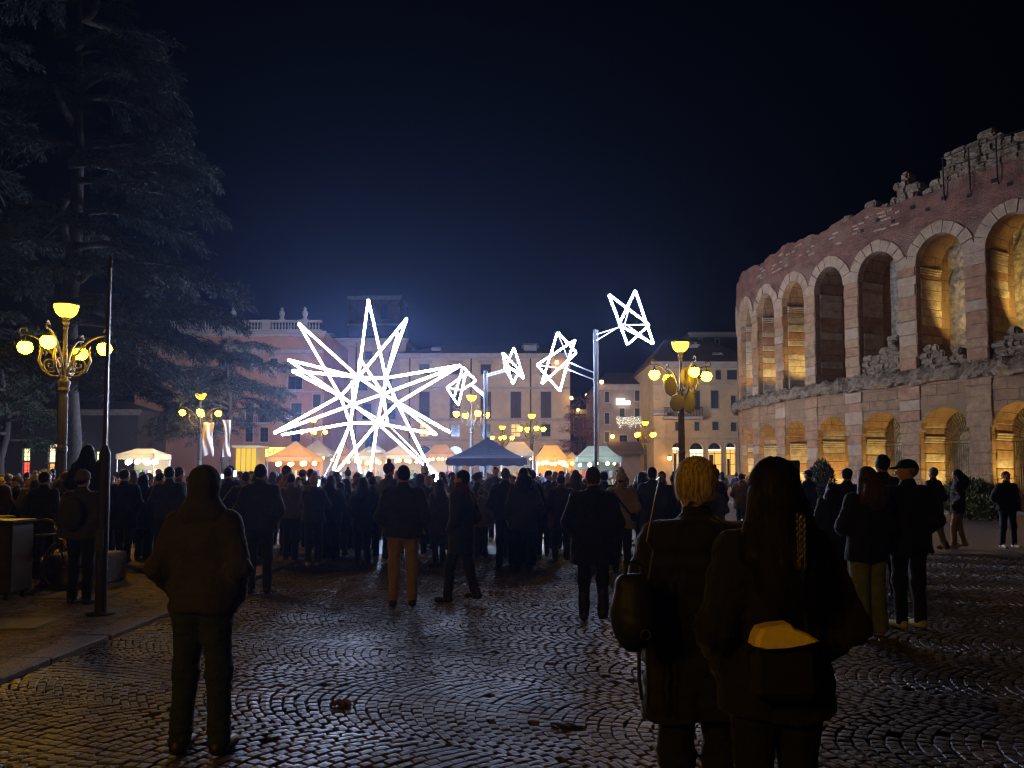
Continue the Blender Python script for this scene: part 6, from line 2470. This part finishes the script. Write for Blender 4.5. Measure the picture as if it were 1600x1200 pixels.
ANCH = [(-80, 60, 'by the shop windows'), (60, 180, 'beside the large lamp'), (180, 250, 'before the cedar stall'), (250, 340, 'below the banners'), (340, 405, 'before the yellow kiosk'), (405, 500, 'before the orange pyramid tent'), (500, 560, "at the star's near foot"),
        (560, 620, "under the star's centre"), (620, 700, "under the star's far legs"), (700, 760, 'at the gazebo pole'), (760, 830, 'before the dark gazebo'), (830, 905, 'before the orange ridge tent'), (905, 965, 'at the taller star pole'),
        (965, 1040, 'before the awning'), (1040, 1110, 'before the shop arches'), (1110, 1180, 'at the arena foot'), (1180, 1290, 'near the loudspeaker')]
taken = [(o.location.x, o.location.y) for o in bpy.data.objects if o.name.startswith('person') and o.parent is None]
spots = []
crng = random.Random(5)
rows = [(13.7, 17), (14.5, 23), (15.3, 24), (16.2, 25), (17.2, 25), (18.3, 25), (19.6, 24), (21.2, 22), (23.2, 20), (25.6, 19), (28.5, 18), (32, 17), (36, 16), (40.5, 15), (46, 14), (51, 10)]
for (Y, nrow) in rows:
    pxs = np.linspace(-25, 1172 if Y < 30 else 1145, nrow + 2)
    for px in pxs:
        x_ = px + crng.uniform(-19, 19)
        y_ = Y + crng.uniform(-.45, .45)
        X = ppos(x_, y_)
        if Y < 14.2 and not (660 < x_ < 705 or 740 < x_ < 850):
            continue
        if Y < 15 and (crng.random() < .25 or 860 < x_ < 1000):
            continue
        if Y < 20 and x_ > 1120:
            continue
        if any((X - a) ** 2 + (y_ - b) ** 2 < .46 ** 2 for a, b in taken):
            continue
        # keep clear of poles, lamps, tents and the star's legs
        if any((X - a) ** 2 + (y_ - b) ** 2 < r_ * r_ for a, b, r_ in KEEP):
            continue
        taken.append((X, y_))
        spots.append((x_, X, y_))
spots.sort(key=lambda s: s[2])
count = {}
nph = 0
M_black_plastic = mat('black_plastic', (.012, .012, .013), rough=.4)
M_screen = emat('phone_screen', (.55, .7, 1.0), 1.6, False)
wts = ['black'] * 6 + ['navy'] * 6 + ['charcoal'] * 5 + ['dark brown'] * 3 + ['dark green', 'plum', 'plum', 'dark red', 'grey', 'taupe', 'olive', 'beige']
for (px, X, Y) in spots:
    ki = crng.randrange(len(CK))
    cname = crng.choice(wts)
    tname = crng.choice(['black', 'black', 'dark jeans', 'dark jeans', 'jeans', 'grey'])
    hname = crng.choice(['black', 'dark brown', 'dark brown', 'brown', 'brown', 'grey', 'blond'])
    where = next((w for a, b, w in ANCH if a <= px < b), 'in the crowd')
    n = count.get(where, 0)
    count[where] = n + 1
    lab = f'person in {cname} with {CKN[ki]}, {ORD[n]} from front {where}'
    hh = crng.gauss(1.68, .095) - (.32 if crng.random() < .06 else 0)
    zz_ = .03 if X < KERB_X - .2 else 0.0
    pr_ = person(CK[ki], X, Y, (0.0 if ki == 3 else crng.gauss(0, .45) if crng.random() < .88 else crng.uniform(-3.1, 3.1)), max(1.25, min(1.90, hh)) - zz_, COATS[cname], TROUS[tname], HAIRS[hname], lab, 'crowd watching the star', z=zz_, skin=crng.randrange(3),
           hat=COATS[crng.choice(['grey', 'white', 'charcoal', 'dark red', 'navy', 'black'])], shoes=crng.choice([M_shoe, M_shoe, M_shoe, M_shoew]))
    if ki == 3 and Y < 30 and nph < 14:
        nph += 1
        ph = empty('smartphone', (X, Y + .36 * hh / 1.75, zz_ + 1.60 * hh / 1.75))
        ph.rotation_euler = (R(-12), 0, 0)
        tag(ph, f'lit smartphone held up by the raised arms {ORD[n]} from front {where}', 'smartphone', 'smartphones held up in the crowd')
        MB().bbox(-.038, .038, -.004, .004, -.075, .075, .003).build('case', M_black_plastic, ph)
        MB().box(-.034, .034, -.0052, -.0045, -.068, .068).build('screen', M_screen, ph)
print('crowd', len(spots))
# ------------------------------------------------------------------ small things
# thin lamp pole beside the knitted hat
xp = ppos(164, 9.2)
e = empty('thin_pole', (xp, 9.2, .03))
tag(e, 'thin galvanised pole rising on the footway edge in front of the cedar', 'pole')
ht = at(180, 372, 9.2).z
M_zinc = mat('weathered_zinc', (.035, .035, .033), rough=.55, metal=.3, var=.35, vscale=6, bump=.2, bscale=30)
MB().lathe([(.064, 0), (.064, 1.9), (.05, 1.95), (.03, 2.0), (.022, ht - .3), (.018, ht - .25)], 14).build('shaft', M_zinc, e)
MB().lathe([(.16, 0.0), (.16, .02), (.09, .03)], 14).build('foot_plate', M_zinc, e)
MB().tube([(.025, -.025, 2.0), (.02, -.02, ht - .4)], .008, 5).build('edge_highlight', mat('highlight_metal', (.6, .6, .6), rough=.3, metal=1), e)  # thin bright rod added as the highlight on the upper pole
MB().box(-.05, .05, -.09, -.07, .75, 1.0).build('hatch', M_zinc, e)

# stone block under the long-haired onlooker
x0 = ppos(138, 11.9)
e = MB().bbox(-.45, .45, -.4, .4, 0, .45, .03).build('stone_block_seat', mat('bench_stone', (.28, .25, .21), rough=.85, var=.25, bump=.4), None, False, (x0, 11.9, .03))
tag(e, 'rough stone block on the footway under the raised long-haired person', 'stone block')

# bicycle parked at the left edge
M_black = mat('black_paint', (.012, .012, .013), rough=.35)
M_rub = mat('tyre_rubber', (.015, .015, .015), rough=.8)
M_chr = mat('chrome', (.6, .6, .6), rough=.2, metal=1)


def bicycle(x, y, rz, label, z=.03):
    e = empty('bicycle', (x, y, z), rz)
    tag(e, label, 'bicycle')
    R_ = .335
    for xx in (-.53, .53):
        w_ = empty('wheel', (0, 0, 0))
        w_.parent = e
        w_.location = (xx, 0, R_)
        ty = MB().tube([(R_ * math.cos(a), 0, R_ * math.sin(a)) for a in np.linspace(0, 2 * math.pi, 33)], .019, 6, caps=False)
        ty.build('tyre', M_rub, w_, True)
        MB().tube([(.31 * math.cos(a), 0, .31 * math.sin(a)) for a in np.linspace(0, 2 * math.pi, 33)], .009, 5, caps=False).build('rim', M_chr, w_, True)
        sp = MB()
        for k in range(18):
            a = 2 * math.pi * k / 18
            sp.tube([(.02 * math.cos(a + .5), .02 * (-1) ** k, .02 * math.sin(a + .5)), (.305 * math.cos(a), 0, .305 * math.sin(a))], .0022, 3, caps=False)
        sp.tube([(0, -.05, 0), (0, .05, 0)], .02, 8)
        sp.build('spokes', M_chr, w_)
        MB().tube([(.365 * math.cos(a), 0, .365 * math.sin(a)) for a in np.linspace(.3, 2.9, 14)], .02, 5).build('mudguard', M_chr, w_, True)
    fr = MB()
    bb, st, hd_, hb = (-.10, 0, .30), (-.22, 0, .80), (.36, 0, .82), (.40, 0, .70)
    for a, b, r_ in ((bb, st, .016), (st, hd_, .016), (bb, hb, .018), (bb, (-.53, 0, R_), .011), (st, (-.53, 0, R_), .010), (hb, (.53, 0, R_), .014), (hd_, hb, .02)):
        fr.tube([a, b], r_, 7)
    fr.build('frame', M_black, e, True)
    MB().tube([(.36, 0, .82), (.34, 0, .98)], .012, 6).tube([(.20, -.27, 1.0), (.32, -.24, 1.02), (.36, 0, .99), (.32, .24, 1.02), (.20, .27, 1.0)], .012, 6).build('handlebar', M_chr, e, True)
    MB().tube([st, (-.25, 0, .93)], .012, 6).build('seat_post', M_chr, e)
    sd = MB()
    sd.tube([(-.40, 0, .95), (-.32, 0, .96), (-.2, 0, .955), (-.1, 0, .95)], [.07, .075, .035, .02], 8)
    sd.build('saddle', M_black, e, True)
    MB().tube([(-.10, -.05, .30), (-.10, -.05, .13)], .01, 5).tube([(-.10, .05, .30), (-.10, .05, .47)], .01, 5).lathe([(.0, 0), (.09, .002), (.09, .01), (0, .012)], 16, (-.10, 0, .30)).build('crank', M_chr, e)
    bk = MB().box(.42, .74, -.16, .16, .72, .74)
    for k in range(9):
        u = k / 8
        for s_ in (-1, 1):
            bk.tube([(.42 + .32 * u, .16 * s_, .73), (.40 + .36 * u, .18 * s_, .98)], .004, 4)
    bk.tube([(.40, -.18, .98), (.76, -.18, .98), (.76, .18, .98), (.40, .18, .98), (.40, -.18, .98)], .007, 5)
    bk.build('basket', M_chr, e)
    MB().lathe([(.03, -.02), (.05, 0), (.05, .03)], 10, (.55, 0, .80)).build('headlight', M_chr, e)
    MB().tube([(-.15, .02, .28), (-.20, .16, .0)], .008, 5).build('kickstand', M_chr, e)
    return e


bicycle(ppos(48, 10.6), 10.6, R(58), 'dark bicycle with a chrome basket parked on the footway by the bins')
# market litter stand / crates stacked at the edge of the frame
M_bin = mat('bin_metal', (.045, .045, .043), rough=.5, metal=.4, var=.3, vscale=5)
for (px, Y, lab) in ((8, 10.4, 'grey metal waste bin with a flat lid at the frame edge'), (-22, 11.2, 'second grey waste bin mostly outside the frame')):
    e = empty('waste_bin', (ppos(px, Y), Y, .03))
    tag(e, lab, 'bin', 'waste bins by the bicycle')
    MB().bbox(-.28, .28, -.25, .25, .08, 1.0, .03).build('body', M_bin, e)
    MB().bbox(-.31, .31, -.28, .28, 1.005, 1.05, .02).build('lid', M_bin, e)
    for k in range(4):
        MB().box(-.24, .24, -.262, -.251, .2 + .24 * k, .24 + .24 * k).build('rib', M_bin, e)
    for s_ in (-1, 1):
        for q in (-1, 1):
            MB().box(s_ * .2 - .03, s_ * .2 + .03, q * .17 - .03, q * .17 + .03, 0, .078).build('foot', M_iron, e)

# loudspeaker on its stand by the arena
Yl = 19.2
x = ppos(1236, Yl)
e = empty('loudspeaker', (x, Yl, 0), R(-15))
tag(e, 'black loudspeaker on a tripod stand before the arena', 'loudspeaker')
zc = at(1236, 740, Yl).z
mb = MB().bbox(-.19, .19, -.18, .18, zc - .33, zc + .33, .03)
mb.build('cabinet', M_black, e)
MB().box(-.16, .16, -.19, -.181, zc - .29, zc + .29).build('grille', M_rub, e)
MB().tube([(0, 0, zc - .331), (0, 0, .55)], .02, 8).build('stand_pole', M_iron, e)
for k in range(3):
    a = k * 2.094 + .4
    MB().tube([(0, 0, .75), (.45 * math.cos(a), .45 * math.sin(a), .015)], .014, 6).build('leg', M_iron, e)

# banners hung below the street lamp
M_ban = mat('banner_cloth', (.50, .44, .40), rough=.9, var=.12, vscale=3, translucent=.2)


def banner(label, px0, px1, py0, py1, Y, tw, seed):
    a, b = at(px0, py0, Y), at(px1, py1, Y)
    w, h_ = b.x - a.x, a.z - b.z
    e = empty('banner', ((a.x + b.x) / 2, Y, b.z))
    tag(e, label, 'banner', 'banners on the lamp post')
    V, F = [], []
    nx, nz = 8, 16
    for side in (0, 1):
        for j in range(nz + 1):
            for i in range(nx + 1):
                u, v = i / nx - .5, j / nz
                k = 1 - tw * math.sin(v * math.pi) * .6
                V.append((u * w * k + .06 * math.sin(v * 7 + seed) * w, .05 * math.sin(u * 9 + v * 6 + seed) + side * .012, h_ * v - (.10 * abs(u) * h_ if j == 0 else 0)))
    W_ = (nx + 1) * (nz + 1)
    for j in range(nz):
        for i in range(nx):
            q = j * (nx + 1) + i
            F.append((q, q + 1, q + nx + 2, q + nx + 1))
            F.append((W_ + q, W_ + q + nx + 1, W_ + q + nx + 2, W_ + q + 1))
    rim = [j * (nx + 1) for j in range(nz + 1)] + [nz * (nx + 1) + i for i in range(1, nx + 1)] + [j * (nx + 1) + nx for j in range(nz - 1, -1, -1)] + [i for i in range(nx - 1, 0, -1)]
    for p, q in zip(rim, rim[1:] + rim[:1]):
        F.append((p, q, W_ + q, W_ + p))
    obj('cloth', mesh('cloth', V, F, M_ban, smooth=True), e)
    MB().tube([(-w * .55, .006, h_ + .02), (w * .55, .006, h_ + .02)], .025, 6).build('rod', M_iron, e)
    cx_ = spos(314, 46)
    MB().tube([(0, .01, h_ + .03), (cx_ - e.location.x, .0, h_ + .35)], .012, 5).build('hanger', M_iron, e)


banner('white banner hanging straight below the street lamp', 316, 333, 660, 711, 45.6, .15, 1)
banner('twisted white banner hanging next to the straight one', 348, 360, 656, 712, 45.6, .5, 3)

# ---- things carried by the two women in front
# backpack of the blond one
xb, yb = ppos(988, 3.05), 3.05


def world_mesh(name, label, cat, fn, lo, hi, h_, m, loc):
    V, F = surface(fn, lo, hi, h_)
    o = obj(name, mesh(name, V, F, m, smooth=True), None, loc)
    if label:
        tag(o, label, cat)
    return o


M_leather = mat('black_leather', (.008, .008, .009), rough=.6, spec=.3)
zb = CAMZ + (742 - 945) / FPX * 3.05
bp_ = world_mesh('backpack', 'small black leather backpack hanging at the side of the blond person', 'backpack',
                 lambda P: smin(smin(ell(P, (0, 0, -.03), (.092, .075, .145)), ell(P, (0, -.05, -.06), (.07, .05, .075)), .02), cap(P, (-.03, 0, .09), (.03, 0, .09), .03, .03), .04) + folds(P, .003, 2, 1), (-.15, -.16, -.22), (.15, .14, .17), .009, M_leather, (xb, yb, zb))
MB().tube([(-.035, 0, .10), (-.03, 0, .16), (0, .0, .175), (.03, 0, .16), (.035, 0, .10)], .008, 6).build('handle', M_leather, bp_)
sl = Vector((ppos(1022, 3.0), 3.0, CAMZ - .10)) - Vector((xb, yb, zb))
MB().tube([(.05, -.02, .08), (.075, -.03, .22), (sl.x * .6, -.05, sl.z * .62), (sl.x * 1.0, -.06, sl.z), (sl.x * 1.35, -.03, sl.z + .09), (sl.x * 1.45, .08, sl.z + .08)], .0045, 6).build('strap', mat('dark_strap', (.05, .05, .05), rough=.35), bp_)
MB().tube([(.02, 0, -.16), (.02, .0, -.28), (.03, 0, -.36)], .008, 5).tube([(.05, 0, -.15), (.055, .0, -.30), (.05, 0, -.40)], .008, 5).build('dangling_strap', M_leather, bp_)
MB().tube([(.03 + .018 * math.cos(a), -.10, -.09 + .018 * math.sin(a)) for a in np.linspace(0, 6.28, 13)], .003, 5).build('ring', M_chr, bp_)

# yellow bag: a soft flap, lit by the lamp behind the camera
Yg = 2.74
p = lambda px, py: ((px - 1220) / FPX * Yg, (995 - py) / FPX * Yg)
outline = [(1170, 1004), (1174, 991), (1182, 978), (1200, 974), (1228, 971), (1236, 979), (1253, 985), (1271, 996), (1250, 1001), (1222, 1006), (1186, 1008)]
pts = [p(*q) for q in outline]
V, F = [], []
n = len(pts)
for (yy, sc_) in ((-.035, .86), (-.022, 1.0), (.05, 1.0), (.062, .9)):
    for (a, b) in pts:
        V.append((a * sc_, yy + .02 * (b * 10), b * sc_))
for k in range(3):
    for i in range(n):
        F.append((k * n + i, k * n + (i + 1) % n, (k + 1) * n + (i + 1) % n, (k + 1) * n + i))
F.append(tuple(range(n - 1, -1, -1)))
F.append(tuple(3 * n + i for i in range(n)))
M_yel = mat('yellow_leather', (.80, .60, .27), rough=.5, spec=.4, var=.12, vscale=40, bump=.25, bscale=120)
yb_ = obj('yellow_bag', mesh('yellow_bag', V, F, M_yel), None, (ppos(1220, Yg), Yg, CAMZ + (742 - 995) / FPX * Yg))
tag(yb_, 'mustard yellow bag flap at the hip of the long-haired person', 'bag')
MB().bbox(-.115, .125, -.01, .085, -.22, -.03, .03).build('pouch', M_leather, yb_)
# chain strap of the bag: single links
ch = []
M_chain = mat('chain_metal', (.28, .27, .26), rough=.3, metal=1)
lk = MB().tube([(.0075 * math.cos(a), 0, .0125 * math.sin(a)) for a in np.linspace(0, 2 * math.pi, 11)], .0022, 5, caps=False).me('chain_link', M_chain, True)
for s_, px in ((0, 1246), (1, 1253)):
    for k in range(16):
        py = 806 + k * 5.1
        o = obj('chain_link', lk, yb_, Vector((ppos(px, 2.74), 2.74, CAMZ + (742 - py - 3 * s_) / FPX * 2.74)) - Vector(yb_.location), (0, 0, R(90) if k % 2 else R(10)))
MB().tube([Vector((ppos(1250, 2.74), 2.74, CAMZ - .29)) - Vector(yb_.location), Vector((ppos(1252, 2.76), 2.76, CAMZ - .45)) - Vector(yb_.location), (.09, .02, -.02)], .008, 6).build('strap', M_leather, yb_)

# crumpled paper and a dark flat patch on the setts
o = world_mesh('crumpled_paper', 'crumpled brown paper lying on the setts', 'litter', lambda P: ell(P, (0, 0, .016), (.062, .042, .017)) + .006 * np.sin(P[:, 0] * 110 + P[:, 1] * 60) + .004 * np.sin(P[:, 1] * 170), (-.08, -.06, -.01), (.08, .06, .05), .005,
               mat('brown_paper', (.20, .14, .075), rough=.8, var=.2, vscale=20), (ppos(540, 5.72), 5.72, 0.0))
o = world_mesh('dark_flat_patch', 'dark flat patch on the setts ahead of the backpack', 'litter', lambda P: ell(P, (0, 0, .006), (.085, .055, .009)) + .003 * np.sin(P[:, 0] * 80 + P[:, 1] * 60), (-.1, -.08, -.01), (.1, .08, .03), .006,
               mat('dark_patch', (.012, .012, .012), rough=.9), (ppos(882, 5.22), 5.22, 0.002))  # low dark lump for a dark spot in the paving
# fallen leaves on the footway
rs_ = np.random.default_rng(4)
n = 420
C = np.stack((rs_.uniform(-9, KERB_X - .2, n), rs_.uniform(6.2, 14, n), np.full(n, .038)), 1)
D = norm(rs_.normal(0, 1, (n, 3)) * np.array((1, 1, .15)))
U = norm(np.cross(D, np.array((0, 0, 1)) + rs_.normal(0, .2, D.shape)))
L = rs_.uniform(.04, .10, n)
V, F = quads(C, D, U, L, L * .6)
o = obj('fallen_leaves', mesh('fallen_leaves', V, F, leaf_mat('fallen', (.22, .14, .06))))
tag(o, 'dry fallen leaves strewn over the footway', 'leaves', kind='stuff')
# ------------------------------------------------------------------ night air
def haze_box():
    m = bpy.data.materials.new('night_air')
    m.use_nodes = True
    nt = m.node_tree
    nt.nodes.clear()
    v = nt.nodes.new('ShaderNodeVolumePrincipled')
    v.inputs['Color'].default_value = (0.36, 0.52, 1.0, 1)
    v.inputs['Density'].default_value = 0.00052
    v.inputs['Anisotropy'].default_value = 0.74
    o = nt.nodes.new('ShaderNodeOutputMaterial')
    nt.links.new(v.outputs[0], o.inputs['Volume'])
    m.cycles.volume_sampling = 'EQUIANGULAR'
    hz = MB().box(-155, 155, -65, 175, -1.2, 38).build('haze', m)
    tag(hz, 'thin night air that glows round the lamps and stars', 'haze', kind='stuff')


haze_box()
